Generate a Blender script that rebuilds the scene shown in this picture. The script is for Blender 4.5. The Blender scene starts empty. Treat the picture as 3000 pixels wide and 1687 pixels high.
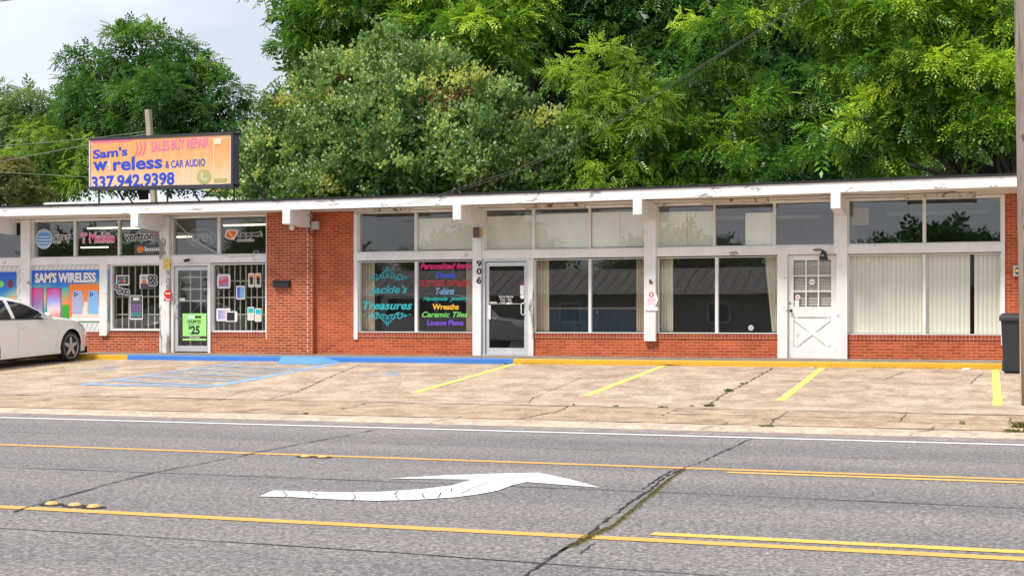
import bpy, bmesh, math, random
import numpy as np
from mathutils import Vector, Matrix
R = math.radians
sc = bpy.context.scene
C = sc.collection

# ------------------------------------------------------------------ camera
YAW = math.atan(4230/12340)
FPX = 4230.0; EYE = 1.3; HOR = 931.0
SN, CS = math.sin(YAW), math.cos(YAW)
cam_d = bpy.data.cameras.new('camera'); cam = bpy.data.objects.new('camera', cam_d); C.objects.link(cam)
cam.location = (0, 0, EYE); cam.rotation_euler = (R(90), 0, YAW)
cam_d.sensor_width = 36; cam_d.lens = 36*FPX/3000; cam_d.shift_y = (HOR-843.5)/3000
cam_d.clip_start = .1; cam_d.clip_end = 3000
sc.camera = cam

# ------------------------------------------------------------------ sky, sun, exposure
SUN_EL, SUN_AZ = R(56), R(205)
w = bpy.data.worlds.new('World'); sc.world = w; w.use_nodes = True
nt = w.node_tree; nt.nodes.clear()
def wn(t, **k):
    n = nt.nodes.new(t)
    for a, b in k.items(): setattr(n, a, b)
    return n
out = wn('ShaderNodeOutputWorld'); bg = wn('ShaderNodeBackground'); bg.inputs[1].default_value = .1
sky = wn('ShaderNodeTexSky', sky_type='NISHITA', sun_disc=False, sun_elevation=SUN_EL, sun_rotation=SUN_AZ)
tc = wn('ShaderNodeTexCoord'); mp = wn('ShaderNodeMapping'); mp.inputs['Scale'].default_value = (1, 1, 2.6)
ns = wn('ShaderNodeTexNoise'); ns.inputs['Scale'].default_value = 3.6; ns.inputs['Detail'].default_value = 7; ns.inputs['Roughness'].default_value = .5
cr = wn('ShaderNodeValToRGB')
cr.color_ramp.elements[0].position = .36; cr.color_ramp.elements[0].color = (4.3, 4.55, 5.15, 1)
cr.color_ramp.elements[1].position = .66; cr.color_ramp.elements[1].color = (6.7, 6.85, 7.5, 1)
mx = wn('ShaderNodeMixRGB'); mx.inputs[0].default_value = .88
L = nt.links.new
L(tc.outputs['Generated'], mp.inputs[0]); L(mp.outputs[0], ns.inputs['Vector']); L(ns.outputs[0], cr.inputs[0])
L(sky.outputs[0], mx.inputs[1]); L(cr.outputs[0], mx.inputs[2]); L(mx.outputs[0], bg.inputs[0]); L(bg.outputs[0], out.inputs[0])
sd = bpy.data.lights.new('sun', 'SUN'); sd.energy = 2.3; sd.angle = R(11); sd.color = (1, .955, .88)
so = bpy.data.objects.new('sun', sd); C.objects.link(so)
sv = Vector((math.sin(SUN_AZ)*math.cos(SUN_EL), math.cos(SUN_AZ)*math.cos(SUN_EL), math.sin(SUN_EL)))
so.rotation_euler = sv.to_track_quat('Z', 'Y').to_euler(); so.location = (0, -20, 40)
sc.view_settings.view_transform = 'Standard'; sc.view_settings.look = 'None'
sc.view_settings.exposure = .84; sc.view_settings.gamma = 1

# ------------------------------------------------------------------ measuring helpers (photo survey -> metres)
def P(u, v, Y):
    dx = (u-1500)/FPX; t = Y/(CS+dx*SN)
    return Vector((t*(-SN+dx*CS), Y, EYE+t*(HOR-v)/FPX))
def PX(u, Y): return P(u, 0, Y).x
def PZ(u, v, Y): return P(u, v, Y).z
GP = [(-99, 0), (16.9, 0), (17.0, .03), (22.2, .03), (29.05, .32), (99, .32)]
def zg(Y):
    for (a, za), (b, zb) in zip(GP, GP[1:]):
        if Y <= b: return za+(zb-za)*(Y-a)/(b-a)
    return .32
def G(u, v):
    lo, hi = 1, 60
    for _ in range(50):
        m = (lo+hi)/2
        if P(u, v, m).z > zg(m): lo = m
        else: hi = m
    return P(u, v, lo)

# ------------------------------------------------------------------ object helpers
def tag(o, label=None, cat=None, group=None, kind=None):
    if label: o['label'] = label
    if cat: o['category'] = cat
    if group: o['group'] = group
    if kind: o['kind'] = kind
    return o
def thing(name, label, cat, loc=(0, 0, 0), group=None):
    o = bpy.data.objects.new(name, None); C.objects.link(o); o.location = loc
    o.empty_display_size = .2
    return tag(o, label, cat, group)
class MB:
    def __init__(s): s.v = []; s.f = []
    def add(s, vs, fs):
        n = len(s.v); s.v += [tuple(a) for a in vs]; s.f += [tuple(n+i for i in f) for f in fs]; return s
    def box(s, x0, x1, y0, y1, z0, z1):
        if x0 > x1: x0, x1 = x1, x0
        if z0 > z1: z0, z1 = z1, z0
        return s.add([(x0,y0,z0),(x1,y0,z0),(x1,y1,z0),(x0,y1,z0),(x0,y0,z1),(x1,y0,z1),(x1,y1,z1),(x0,y1,z1)],
                     [(0,3,2,1),(4,5,6,7),(0,1,5,4),(1,2,6,5),(2,3,7,6),(3,0,4,7)])
    def prism(s, poly, y0, y1):      # poly in x,z ; extruded along y
        n = len(poly); a = sum(poly[i][0]*poly[(i+1)%n][1]-poly[(i+1)%n][0]*poly[i][1] for i in range(n))
        if a < 0: poly = poly[::-1]
        vs = [(x, y0, z) for x, z in poly]+[(x, y1, z) for x, z in poly]
        fs = [tuple(range(n)), tuple(range(2*n-1, n-1, -1))]+[(i, n+i, n+(i+1)%n, (i+1)%n) for i in range(n)]
        return s.add(vs, fs)
    def tube(s, pts, rad, n=8, cap=True):
        pts = [Vector(p) for p in pts]
        rs = rad if isinstance(rad, (list, tuple)) else [rad]*len(pts)
        vs = []; fs = []
        prev = None
        for i, p in enumerate(pts):
            d = (pts[min(i+1, len(pts)-1)]-pts[max(i-1, 0)]).normalized()
            a = d.cross(Vector((0, 0, 1))) if abs(d.z) < .95 else d.cross(Vector((1, 0, 0)))
            if prev is not None:
                a = prev-d*prev.dot(d)
            a.normalize(); b = d.cross(a); prev = a
            for k in range(n):
                t = 2*math.pi*k/n; vs.append(p+(a*math.cos(t)+b*math.sin(t))*rs[i])
        for i in range(len(pts)-1):
            for k in range(n):
                q = (k+1) % n; fs.append((i*n+k, i*n+q, (i+1)*n+q, (i+1)*n+k))
        if cap: fs += [tuple(range(n))[::-1], tuple((len(pts)-1)*n+k for k in range(n))]
        return s.add(vs, fs)
    def lathe(s, prof, c, axis='Z', n=24):   # prof list of (r, h)
        vs = []; fs = []
        for r, h in prof:
            for k in range(n):
                t = 2*math.pi*k/n; a, b = r*math.cos(t), r*math.sin(t)
                if axis == 'Z': vs.append((c[0]+a, c[1]+b, c[2]+h))
                elif axis == 'X': vs.append((c[0]+h, c[1]+a, c[2]+b))
                else: vs.append((c[0]+b, c[1]+h, c[2]+a))
        for i in range(len(prof)-1):
            for k in range(n):
                q = (k+1) % n; fs.append((i*n+k, i*n+q, (i+1)*n+q, (i+1)*n+k))
        fs += [tuple(range(n))[::-1], tuple((len(prof)-1)*n+k for k in range(n))]
        return s.add(vs, fs)
    def ribbon(s, pts, w, y0, y1):   # stroke in the x,z plane
        for (ax, az), (bx, bz) in zip(pts, pts[1:]):
            l = math.hypot(bx-ax, bz-az) or 1; nx, nz = -(bz-az)/l*w/2, (bx-ax)/l*w/2
            s.prism([(ax+nx, az+nz), (ax-nx, az-nz), (bx-nx, bz-nz), (bx+nx, bz+nz)], y0, y1)
        return s
    def build(s, name, m, parent=None, smooth=False, bevel=0):
        me = bpy.data.meshes.new(name); me.from_pydata(s.v, [], s.f); me.update()
        bm = bmesh.new(); bm.from_mesh(me); bmesh.ops.recalc_face_normals(bm, faces=bm.faces)
        if bevel: bmesh.ops.bevel(bm, geom=[e for e in bm.edges], offset=bevel, segments=2, affect='EDGES', profile=.5)
        bm.to_mesh(me); bm.free()
        if smooth: me.polygons.foreach_set('use_smooth', [True]*len(me.polygons))
        o = bpy.data.objects.new(name, me); C.objects.link(o)
        if isinstance(m, (list, tuple)):
            for k in m: me.materials.append(k)
        else: me.materials.append(m)
        if parent is not None:
            o.parent = parent
            # local coordinates are written in world metres; keep them there
            inv = Matrix.Translation(root_loc(parent)).inverted()
            me.transform(inv)
        return o
def root_loc(o):
    v = Vector((0, 0, 0))
    while o is not None: v += Vector(o.location); o = o.parent
    return v
def bx(name, m, parent, *a, **k): return MB().box(*a).build(name, m, parent, **k)

# ------------------------------------------------------------------ materials
def newmat(name):
    m = bpy.data.materials.new(name); m.use_nodes = True
    n = m.node_tree.nodes; b = n['Principled BSDF']; return m, n, m.node_tree.links.new, b
def pos_noise(n, l, scale, detail=5, rough=.6, stretch=(1, 1, 1), obj=False, dist=0):
    g = n.new('ShaderNodeNewGeometry'); mp = n.new('ShaderNodeMapping'); mp.inputs['Scale'].default_value = stretch
    t = n.new('ShaderNodeTexNoise'); t.inputs['Scale'].default_value = scale; t.inputs['Detail'].default_value = detail
    t.inputs['Roughness'].default_value = rough; t.inputs['Distortion'].default_value = dist
    l(g.outputs['Position'], mp.inputs[0]); l(mp.outputs[0], t.inputs['Vector']); return t
def ramp(n, l, src, stops):
    r = n.new('ShaderNodeValToRGB'); e = r.color_ramp.elements
    while len(e) > 2: e.remove(e[-1])
    while len(e) < len(stops): e.new(.5)
    for k, (p, c) in enumerate(stops):
        e[k].position = p; e[k].color = (*c, 1) if len(c) == 3 else c
    l(src, r.inputs[0]); return r
def mix(n, l, f, a, b, mode='MIX'):
    m = n.new('ShaderNodeMixRGB'); m.blend_type = mode
    for i, x in ((0, f), (1, a), (2, b)):
        if isinstance(x, (int, float)): m.inputs[i].default_value = x
        elif isinstance(x, tuple): m.inputs[i].default_value = (*x, 1) if len(x) == 3 else x
        else: l(x, m.inputs[i])
    return m
def M(name, col, rough=.6, metal=0, var=.12, scale=6, bump=0, bscale=60, spec=.5, stretch=(1, 1, 1), coat=0):
    m, n, l, b = newmat(name)
    t = pos_noise(n, l, scale, stretch=stretch)
    lo = tuple(c*(1-var) for c in col); hi = tuple(min(1, c*(1+var*.7)) for c in col)
    r = ramp(n, l, t.outputs[0], [(.3, lo), (.7, hi)])
    l(r.outputs[0], b.inputs['Base Color']); b.inputs['Roughness'].default_value = rough; b.inputs['Metallic'].default_value = metal
    b.inputs['Specular IOR Level'].default_value = spec
    if coat: b.inputs['Coat Weight'].default_value = coat; b.inputs['Coat Roughness'].default_value = .04
    if bump:
        t2 = pos_noise(n, l, bscale); bp = n.new('ShaderNodeBump'); bp.inputs['Strength'].default_value = bump; bp.inputs['Distance'].default_value = .01
        l(t2.outputs[0], bp.inputs['Height']); l(bp.outputs[0], b.inputs['Normal'])
    return m
def flat(name, col, rough=.5):
    m, n, l, b = newmat(name); b.inputs['Base Color'].default_value = (*col, 1); b.inputs['Roughness'].default_value = rough; return m
def paint_peel(name, col, under, amt=.64, scale=3.0, stretch=(1, 1, 1), dirt=.12, soft=.02):
    m, n, l, b = newmat(name)
    d = pos_noise(n, l, 1.3, 6, .6); base = ramp(n, l, d.outputs[0], [(.3, tuple(c*(1-dirt) for c in col)), (.65, col)])
    st = pos_noise(n, l, 9, 4, .6, (1, 1, .12)); s2 = ramp(n, l, st.outputs[0], [(.35, (.86, .83, .78)), (.6, (1, 1, 1))])
    base = mix(n, l, .3, base.outputs[0], s2.outputs[0], 'MULTIPLY')
    p = pos_noise(n, l, scale, 8, .72, stretch, dist=.4); k = ramp(n, l, p.outputs[0], [(amt, (0, 0, 0)), (amt+soft, (1, 1, 1))])
    un = pos_noise(n, l, 30, 3, .6); uc = ramp(n, l, un.outputs[0], [(.3, tuple(c*.6 for c in under)), (.7, under)])
    c = mix(n, l, k.outputs[0], base.outputs[0], uc.outputs[0])
    l(c.outputs[0], b.inputs['Base Color']); b.inputs['Roughness'].default_value = .55
    bp = n.new('ShaderNodeBump'); bp.inputs['Strength'].default_value = .4; bp.inputs['Distance'].default_value = .01
    inv = n.new('ShaderNodeInvert'); l(k.outputs[0], inv.inputs[1]); l(inv.outputs[0], bp.inputs['Height']); l(bp.outputs[0], b.inputs['Normal'])
    return m
def brick_mat(name, bw, rh, c1, c2, mortar, ms=.012, offset=.5, quoin=None):
    m, n, l, b = newmat(name)
    g = n.new('ShaderNodeNewGeometry'); sx = n.new('ShaderNodeSeparateXYZ'); cx = n.new('ShaderNodeCombineXYZ')
    l(g.outputs['Position'], sx.inputs[0])
    ad = n.new('ShaderNodeMath'); l(sx.outputs[0], ad.inputs[0]); l(sx.outputs[1], ad.inputs[1]); ad.operation = 'ADD'
    l(ad.outputs[0], cx.inputs[0]); l(sx.outputs[2], cx.inputs[1])
    wob = pos_noise(n, l, 14, 2, .5)
    wm = n.new('ShaderNodeMixRGB'); wm.blend_type = 'LINEAR_LIGHT'; wm.inputs[0].default_value = .006
    l(cx.outputs[0], wm.inputs[1]); l(wob.outputs['Color'], wm.inputs[2])
    t = n.new('ShaderNodeTexBrick'); l(wm.outputs[0], t.inputs['Vector'])
    t.offset = offset; t.inputs['Scale'].default_value = 1; t.inputs['Brick Width'].default_value = bw; t.inputs['Row Height'].default_value = rh
    t.inputs['Mortar Size'].default_value = ms/2; t.inputs['Mortar Smooth'].default_value = .25; t.inputs['Bias'].default_value = -.1
    t.inputs['Color1'].default_value = (*c1, 1); t.inputs['Color2'].default_value = (*c2, 1); t.inputs['Mortar'].default_value = (*mortar, 1)
    big = pos_noise(n, l, 1.6, 5, .6); bc = ramp(n, l, big.outputs[0], [(.3, (.8, .78, .76)), (.7, (1.08, 1.05, 1.02))])
    fine = pos_noise(n, l, 45, 3, .7); fc = ramp(n, l, fine.outputs[0], [(.3, (.82, .8, .8)), (.7, (1.1, 1.1, 1.1))])
    c = mix(n, l, 1., t.outputs[0], bc.outputs[0], 'MULTIPLY'); c = mix(n, l, 1., c.outputs[0], fc.outputs[0], 'MULTIPLY')
    l(c.outputs[0], b.inputs['Base Color']); b.inputs['Roughness'].default_value = .85; b.inputs['Specular IOR Level'].default_value = .25
    bp = n.new('ShaderNodeBump'); bp.inputs['Strength'].default_value = .7; bp.inputs['Distance'].default_value = .008
    inv = n.new('ShaderNodeInvert'); l(t.outputs['Fac'], inv.inputs[1]); l(inv.outputs[0], bp.inputs['Height']); l(bp.outputs[0], b.inputs['Normal'])
    return m
def glass_mat(name, tint=(.985, .995, .99), refl=.045, ior=1.6):
    m = bpy.data.materials.new(name); m.use_nodes = True; n = m.node_tree.nodes; l = m.node_tree.links.new
    n.clear(); o = n.new('ShaderNodeOutputMaterial'); tr = n.new('ShaderNodeBsdfTransparent'); tr.inputs[0].default_value = (*tint, 1)
    gl = n.new('ShaderNodeBsdfGlossy'); gl.inputs['Roughness'].default_value = .004; gl.inputs[0].default_value = (1, 1, 1, 1)
    lw = n.new('ShaderNodeLayerWeight'); lw.inputs[0].default_value = .5; pw = n.new('ShaderNodeMath'); pw.operation = 'POWER'; pw.inputs[1].default_value = 4
    ad = n.new('ShaderNodeMath'); ad.operation = 'MULTIPLY_ADD'; ad.inputs[1].default_value = .85; ad.inputs[2].default_value = refl
    l(lw.outputs['Facing'], pw.inputs[0]); l(pw.outputs[0], ad.inputs[0])
    t = pos_noise(n, l, .7, 1, .4); bp = n.new('ShaderNodeBump'); bp.inputs['Strength'].default_value = .012; bp.inputs['Distance'].default_value = .1
    l(t.outputs[0], bp.inputs['Height']); l(bp.outputs[0], gl.inputs['Normal'])
    mxs = n.new('ShaderNodeMixShader'); l(ad.outputs[0], mxs.inputs[0]); l(tr.outputs[0], mxs.inputs[1]); l(gl.outputs[0], mxs.inputs[2]); l(mxs.outputs[0], o.inputs[0])
    return m
def emis(name, col, s):
    m, n, l, b = newmat(name); b.inputs['Base Color'].default_value = (*col, 1); b.inputs['Emission Color'].default_value = (*col, 1); b.inputs['Emission Strength'].default_value = s; return m
def leaf_mat(name, stops, trans=.42, gloss=.035):
    m = bpy.data.materials.new(name); m.use_nodes = True; n = m.node_tree.nodes; l = m.node_tree.links.new
    n.clear(); o = n.new('ShaderNodeOutputMaterial')
    at = n.new('ShaderNodeAttribute'); at.attribute_name = 'tone'; r = ramp(n, l, at.outputs['Fac'], stops)
    d = n.new('ShaderNodeBsdfDiffuse'); t = n.new('ShaderNodeBsdfTranslucent'); g = n.new('ShaderNodeBsdfGlossy'); g.inputs['Roughness'].default_value = .38
    l(r.outputs[0], d.inputs[0])
    tw = mix(n, l, 1., r.outputs[0], (1.15, 1.15, .7), 'MULTIPLY'); l(tw.outputs[0], t.inputs[0])
    a = n.new('ShaderNodeMixShader'); a.inputs[0].default_value = trans; l(d.outputs[0], a.inputs[1]); l(t.outputs[0], a.inputs[2])
    c = n.new('ShaderNodeMixShader'); c.inputs[0].default_value = gloss; l(a.outputs[0], c.inputs[1]); l(g.outputs[0], c.inputs[2]); l(c.outputs[0], o.inputs[0])
    return m

def asphalt():
    m, n, l, b = newmat('asphalt')
    g = n.new('ShaderNodeNewGeometry')
    v = n.new('ShaderNodeTexVoronoi'); v.inputs['Scale'].default_value = 55; l(g.outputs['Position'], v.inputs['Vector'])
    sp = ramp(n, l, v.outputs['Color'], [(.12, (.14, .132, .127)), (.5, (.212, .2, .192)), (.9, (.325, .308, .295))])
    f = pos_noise(n, l, 26, 5, .8); fr = ramp(n, l, f.outputs[0], [(.34, (.5, .49, .5)), (.5, (.98, .97, .97)), (.66, (1.5, 1.48, 1.46))])
    c = mix(n, l, 1., sp.outputs[0], fr.outputs[0], 'MULTIPLY')
    bg_ = pos_noise(n, l, .5, 5, .6, (.35, 1.6, 1)); br = ramp(n, l, bg_.outputs[0], [(.3, (.84, .84, .86)), (.7, (1.1, 1.07, 1.06))])
    c = mix(n, l, 1., c.outputs[0], br.outputs[0], 'MULTIPLY')
    st = pos_noise(n, l, 2.2, 6, .7, (.5, 2, 1)); sr = ramp(n, l, st.outputs[0], [(.6, (1, 1, 1)), (.75, (.88, .87, .87))])
    c = mix(n, l, 1., c.outputs[0], sr.outputs[0], 'MULTIPLY')
    # wheel paths worn a little smoother and paler than the middle of each lane
    sx = n.new('ShaderNodeSeparateXYZ'); l(g.outputs['Position'], sx.inputs[0]); wob = pos_noise(n, l, .25, 2, .5); wy = n.new('ShaderNodeMath'); wy.operation = 'MULTIPLY_ADD'; wy.inputs[1].default_value = 1.; l(wob.outputs[0], wy.inputs[0]); l(sx.outputs[1], wy.inputs[2])
    sn_ = n.new('ShaderNodeMath'); sn_.operation = 'MULTIPLY'; sn_.inputs[1].default_value = 3.3; l(wy.outputs[0], sn_.inputs[0]); s3 = n.new('ShaderNodeMath'); s3.operation = 'SINE'; l(sn_.outputs[0], s3.inputs[0])
    mr = n.new('ShaderNodeMapRange'); mr.inputs[1].default_value = -1; l(s3.outputs[0], mr.inputs[0]); wr = ramp(n, l, mr.outputs[0], [(.2, (.93, .93, .94)), (.8, (1.05, 1.045, 1.04))]); c = mix(n, l, 1., c.outputs[0], wr.outputs[0], 'MULTIPLY')
    oi = pos_noise(n, l, .8, 4, .7, (1, 1.2, 1)); orr = ramp(n, l, oi.outputs[0], [(.26, (.72, .71, .72)), (.36, (1, 1, 1))]); c = mix(n, l, .7, c.outputs[0], orr.outputs[0], 'MULTIPLY')
    l(c.outputs[0], b.inputs['Base Color']); b.inputs['Roughness'].default_value = .9; b.inputs['Specular IOR Level'].default_value = .25
    bp = n.new('ShaderNodeBump'); bp.inputs['Strength'].default_value = .8; bp.inputs['Distance'].default_value = .006; l(f.outputs[0], bp.inputs['Height']); l(bp.outputs[0], b.inputs['Normal'])
    return m
def concrete(name, stops, s1=1.1, stretch=(1.5, 1.0, 1), grit=.85, stain=.68):
    m, n, l, b = newmat(name)
    a = pos_noise(n, l, s1, 9, .68, stretch, dist=.3); c = ramp(n, l, a.outputs[0], stops)
    b2 = pos_noise(n, l, 8, 9, .88, (1.5, 1, 1)); r2 = ramp(n, l, b2.outputs[0], [(.40, (stain, stain*.95, stain*.9)), (.52, (1.0, .985, .97)), (.64, (1.2, 1.2, 1.2))])
    c = mix(n, l, 1., c.outputs[0], r2.outputs[0], 'MULTIPLY')
    f = pos_noise(n, l, 26, 5, .85, (1.8, 1, 1)); fr = ramp(n, l, f.outputs[0], [(.3, (1-.45*grit,)*3), (.5, (1, 1, 1)), (.7, (1+.3*grit,)*3)])
    c = mix(n, l, 1., c.outputs[0], fr.outputs[0], 'MULTIPLY')
    st = pos_noise(n, l, 2.6, 9, .9, (1.2, 1, 1), dist=.8); sr = ramp(n, l, st.outputs[0], [(.5, (1, 1, 1)), (.56, (.74, .68, .62)), (.6, (.98, .97, .96)), (.68, (.8, .75, .7))]); c = mix(n, l, .55, c.outputs[0], sr.outputs[0], 'MULTIPLY')
    l(c.outputs[0], b.inputs['Base Color']); b.inputs['Roughness'].default_value = .9; b.inputs['Specular IOR Level'].default_value = .25
    bp = n.new('ShaderNodeBump'); bp.inputs['Strength'].default_value = .5; bp.inputs['Distance'].default_value = .006; l(f.outputs[0], bp.inputs['Height']); l(bp.outputs[0], b.inputs['Normal'])
    return m
def worn_paint(name, col, thr=.62, scale=9, hole=(.2, .19, .19), stretch=(1, 1, 1), soft=.05):
    # painted marking: where the paint is worn off, the surface below shows through
    m = bpy.data.materials.new(name); m.use_nodes = True; n = m.node_tree.nodes; l = m.node_tree.links.new
    b = n['Principled BSDF']; o = n['Material Output']
    p = pos_noise(n, l, scale, 8, .75, stretch); k = ramp(n, l, p.outputs[0], [(thr, (0, 0, 0)), (thr+soft, (1, 1, 1))])
    d = pos_noise(n, l, 3, 5, .6); c = ramp(n, l, d.outputs[0], [(.3, tuple(x*.88 for x in col)), (.65, col)])
    l(c.outputs[0], b.inputs['Base Color']); b.inputs['Roughness'].default_value = .75
    t = n.new('ShaderNodeBsdfTransparent'); mxs = n.new('ShaderNodeMixShader')
    l(k.outputs[0], mxs.inputs[0]); l(b.outputs[0], mxs.inputs[1]); l(t.outputs[0], mxs.inputs[2]); l(mxs.outputs[0], o.inputs[0])
    return m

m_asph = asphalt()
m_lot = concrete('lot_concrete', [(.34, (.36, .265, .20)), (.46, (.46, .35, .265)), (.54, (.54, .425, .32)), (.68, (.64, .52, .40))])
m_apron = concrete('apron_concrete', [(.34, (.30, .21, .15)), (.5, (.47, .35, .24)), (.66, (.6, .46, .33))], s1=1.4, grit=1.1)
m_gutter = concrete('gutter_concrete', [(.32, (.42, .34, .26)), (.6, (.62, .51, .4))], s1=2, grit=.7, stain=.85)
m_edge = concrete('road_edge', [(.3, (.2, .17, .165)), (.6, (.36, .31, .28))], s1=2.5, grit=1.2)
m_walk = concrete('walk_concrete', [(.3, (.2, .165, .14)), (.6, (.31, .265, .225))], s1=1.5, grit=.4)
m_grass = M('grass_soil', (.07, .11, .035), .95, var=.4, scale=3)
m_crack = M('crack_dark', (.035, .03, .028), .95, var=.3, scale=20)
m_joint = M('joint_brown', (.12, .085, .06), .95, var=.4, scale=15)
m_yel = worn_paint('yellow_marking', (.78, .4, .09), .63, 26)
m_yel2 = worn_paint('yellow_marking_bright', (.84, .5, .1), .64, 26)
m_wht = worn_paint('white_marking', (.80, .80, .77), .63, 24)
m_stall = worn_paint('stall_yellow', (.8, .74, .16), .74, 12)
m_stallw = worn_paint('stall_yellow_worn', (.75, .6, .16), .66, 12)
m_blue = worn_paint('blue_marking', (.27, .44, .64), .56, 6, soft=.14)
m_bluew = worn_paint('blue_marking_worn', (.3, .44, .6), .47, 5, soft=.2)
m_curbb = paint_peel('kerb_blue', (.045, .2, .62), (.4, .36, .3), .71, 8)
m_curby = paint_peel('kerb_yellow', (.72, .4, .025), (.25, .17, .1), .665, 5)
m_ramp = paint_peel('ramp_blue', (.13, .38, .66), (.35, .36, .36), .66, 9)
m_wpaint = paint_peel('white_paint', (.85, .84, .83), (.45, .39, .34), .64, 3.4, (1, 1, 1), dirt=.16)
m_fascia = paint_peel('fascia_paint', (.86, .855, .85), (.44, .40, .37), .585, 3.0, (.5, 1, 1.6), dirt=.12)
m_peel = paint_peel('peeled_paint', (.78, .77, .75), (.34, .29, .25), .55, 3.2, (1.6, 1.6, .35))
m_soffit = paint_peel('soffit_paint', (.80, .74, .66), (.33, .22, .15), .66, 3)
m_alum = M('aluminium_frame', (.62, .63, .66), .35, .35, var=.06)
m_brick = brick_mat('red_brick', .2, .062, (.55, .115, .042), (.37, .066, .03), (.60, .29, .17), ms=.013)
m_brickL = brick_mat('red_brick_shop', .2, .062, (.52, .11, .04), (.30, .052, .028), (.66, .38, .24), ms=.016)
m_rowlock = brick_mat('rowlock_brick', .074, .125, (.42, .075, .035), (.27, .05, .03), (.55, .33, .22), offset=0)
m_glass = glass_mat('window_glass')
m_glassd = glass_mat('upper_glass', (.96, .98, .98), .06)
m_black = M('black_metal', (.02, .02, .022), .45, var=.2)
m_roof = M('roof_edge_black', (.012, .012, .016), .5, var=.2)
m_inner = M('interior_wall', (.3, .28, .26), .8)
m_innerd = M('interior_dark', (.05, .052, .055), .7)
m_cream = M('cream_board', (.84, .79, .68), .7, var=.1, scale=2.2, stretch=(1, 1, .5))
m_wood = paint_peel('pole_wood', (.32, .26, .22), (.13, .10, .08), .55, 7, (3, 3, .12), dirt=.35, soft=.08)
m_woodl = M('pale_wood', (.4, .34, .24), .8, var=.2, scale=4, stretch=(4, 4, .4))
m_bark = M('bark', (.055, .042, .035), .95, var=.4, scale=5, stretch=(3, 3, .5), bump=.8, bscale=12)

# ------------------------------------------------------------------ ground
def sheet(name, pts_y, x0, x1, mat, parent=None, nx=1, kind='structure', z=0):
    mb = MB(); n = len(pts_y)
    for i in range(n-1):
        (ya, za), (yb, zb) = pts_y[i], pts_y[i+1]
        mb.add([(x0, ya, za+z), (x1, ya, za+z), (x1, yb, zb+z), (x0, yb, zb+z)], [(0, 1, 2, 3)])
    o = mb.build(name, mat, parent)
    if parent is None: o['kind'] = kind
    return o
gm = MB(); gm.add([(-900, -900, -.06), (900, -900, -.06), (900, 900, -.06), (-900, 900, -.06)], [(0, 1, 2, 3)])
ground = gm.build('ground', m_grass); ground['kind'] = 'structure'
road = sheet('road', [(-6.5, 0), (15.95, 0)], -90, 60, m_asph)
edge = sheet('road_edge', [(15.95, .0), (16.45, .0)], -90, 60, m_edge)
gut = MB(); 
for a, b, c, d in ((16.45, -.003, 16.55, .022), (16.55, .022, 16.72, .034), (16.72, .034, 16.99, .034)):
    gut.add([(-90, a, b), (60, a, b), (60, c, d), (-90, c, d)], [(0, 1, 2, 3)])
gutter = gut.build('gutter', m_gutter); gutter['kind'] = 'structure'
apron = sheet('pavement', [(17.0, .03), (19.9, .03)], -40, 20, m_apron)
lot = sheet('parking_lot', [(19.92, .03), (22.2, .03), (29.06, .32)], -40, 20, m_lot)
far_pave = sheet('far_pavement', [(-9.5, .06), (-6.5, .06)], -90, 60, m_walk)
rng = random.Random(7)

def strip(p0, p1, w, z=.004, jag=0, n=1, wj=0):
    """flat strip on the ground between two (x,y) points, following the ground's slope"""
    mb = MB(); a = Vector(p0[:2]); b = Vector(p1[:2]); d = (b-a); L_ = d.length; d.normalize(); nrm = Vector((-d.y, d.x))
    ys = [0, 1]
    for (yy, _) in GP[1:-1]:
        if (a.y-yy)*(b.y-yy) < 0: ys.append((yy-a.y)/(b.y-a.y))
    ts = sorted(set([i/n for i in range(n+1)]+ys)); pts = []
    for t in ts:
        off = rng.uniform(-jag, jag) if 0 < t < 1 else 0; ww = w*(1+rng.uniform(-wj, wj))
        c = a+d*L_*t+nrm*off; pts.append((c+nrm*ww/2, c-nrm*ww/2))
    for (l0, r0), (l1, r1) in zip(pts, pts[1:]):
        mb.add([(l0.x, l0.y, zg(l0.y)+z), (r0.x, r0.y, zg(r0.y)+z), (r1.x, r1.y, zg(r1.y)+z), (l1.x, l1.y, zg(l1.y)+z)], [(0, 1, 2, 3)])
    return mb
def poly_strip(pts, w, z=.004, jag=.02, step=.12, wj=.5):
    mb = MB()
    for p, q in zip(pts, pts[1:]):
        n = max(1, int((Vector(q[:2])-Vector(p[:2])).length/step)); s = strip(p, q, w, z, jag, n, wj); mb.add(s.v, s.f)
    return mb
# lane lines
strip((-90, 15.66), (60, 15.66), .13).build('lane_line', m_wht, road)
strip((-90, 12.3), (60, 12.3), .12).build('lane_line', m_yel, road)
strip((-90, 8.25), (60, 8.25), .13).build('lane_line', m_yel, road)
a = G(2132, 1383); strip((a.x, 12.08), (60, 12.08), .1).build('lane_line', m_yel2, road)
a = G(1908, 1565); strip((a.x, 8.50), (60, 8.50), .12).build('lane_line', m_yel2, road)
strip((-90, 4.6), (60, 4.6), .13).build('lane_line', m_wht, road)
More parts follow.
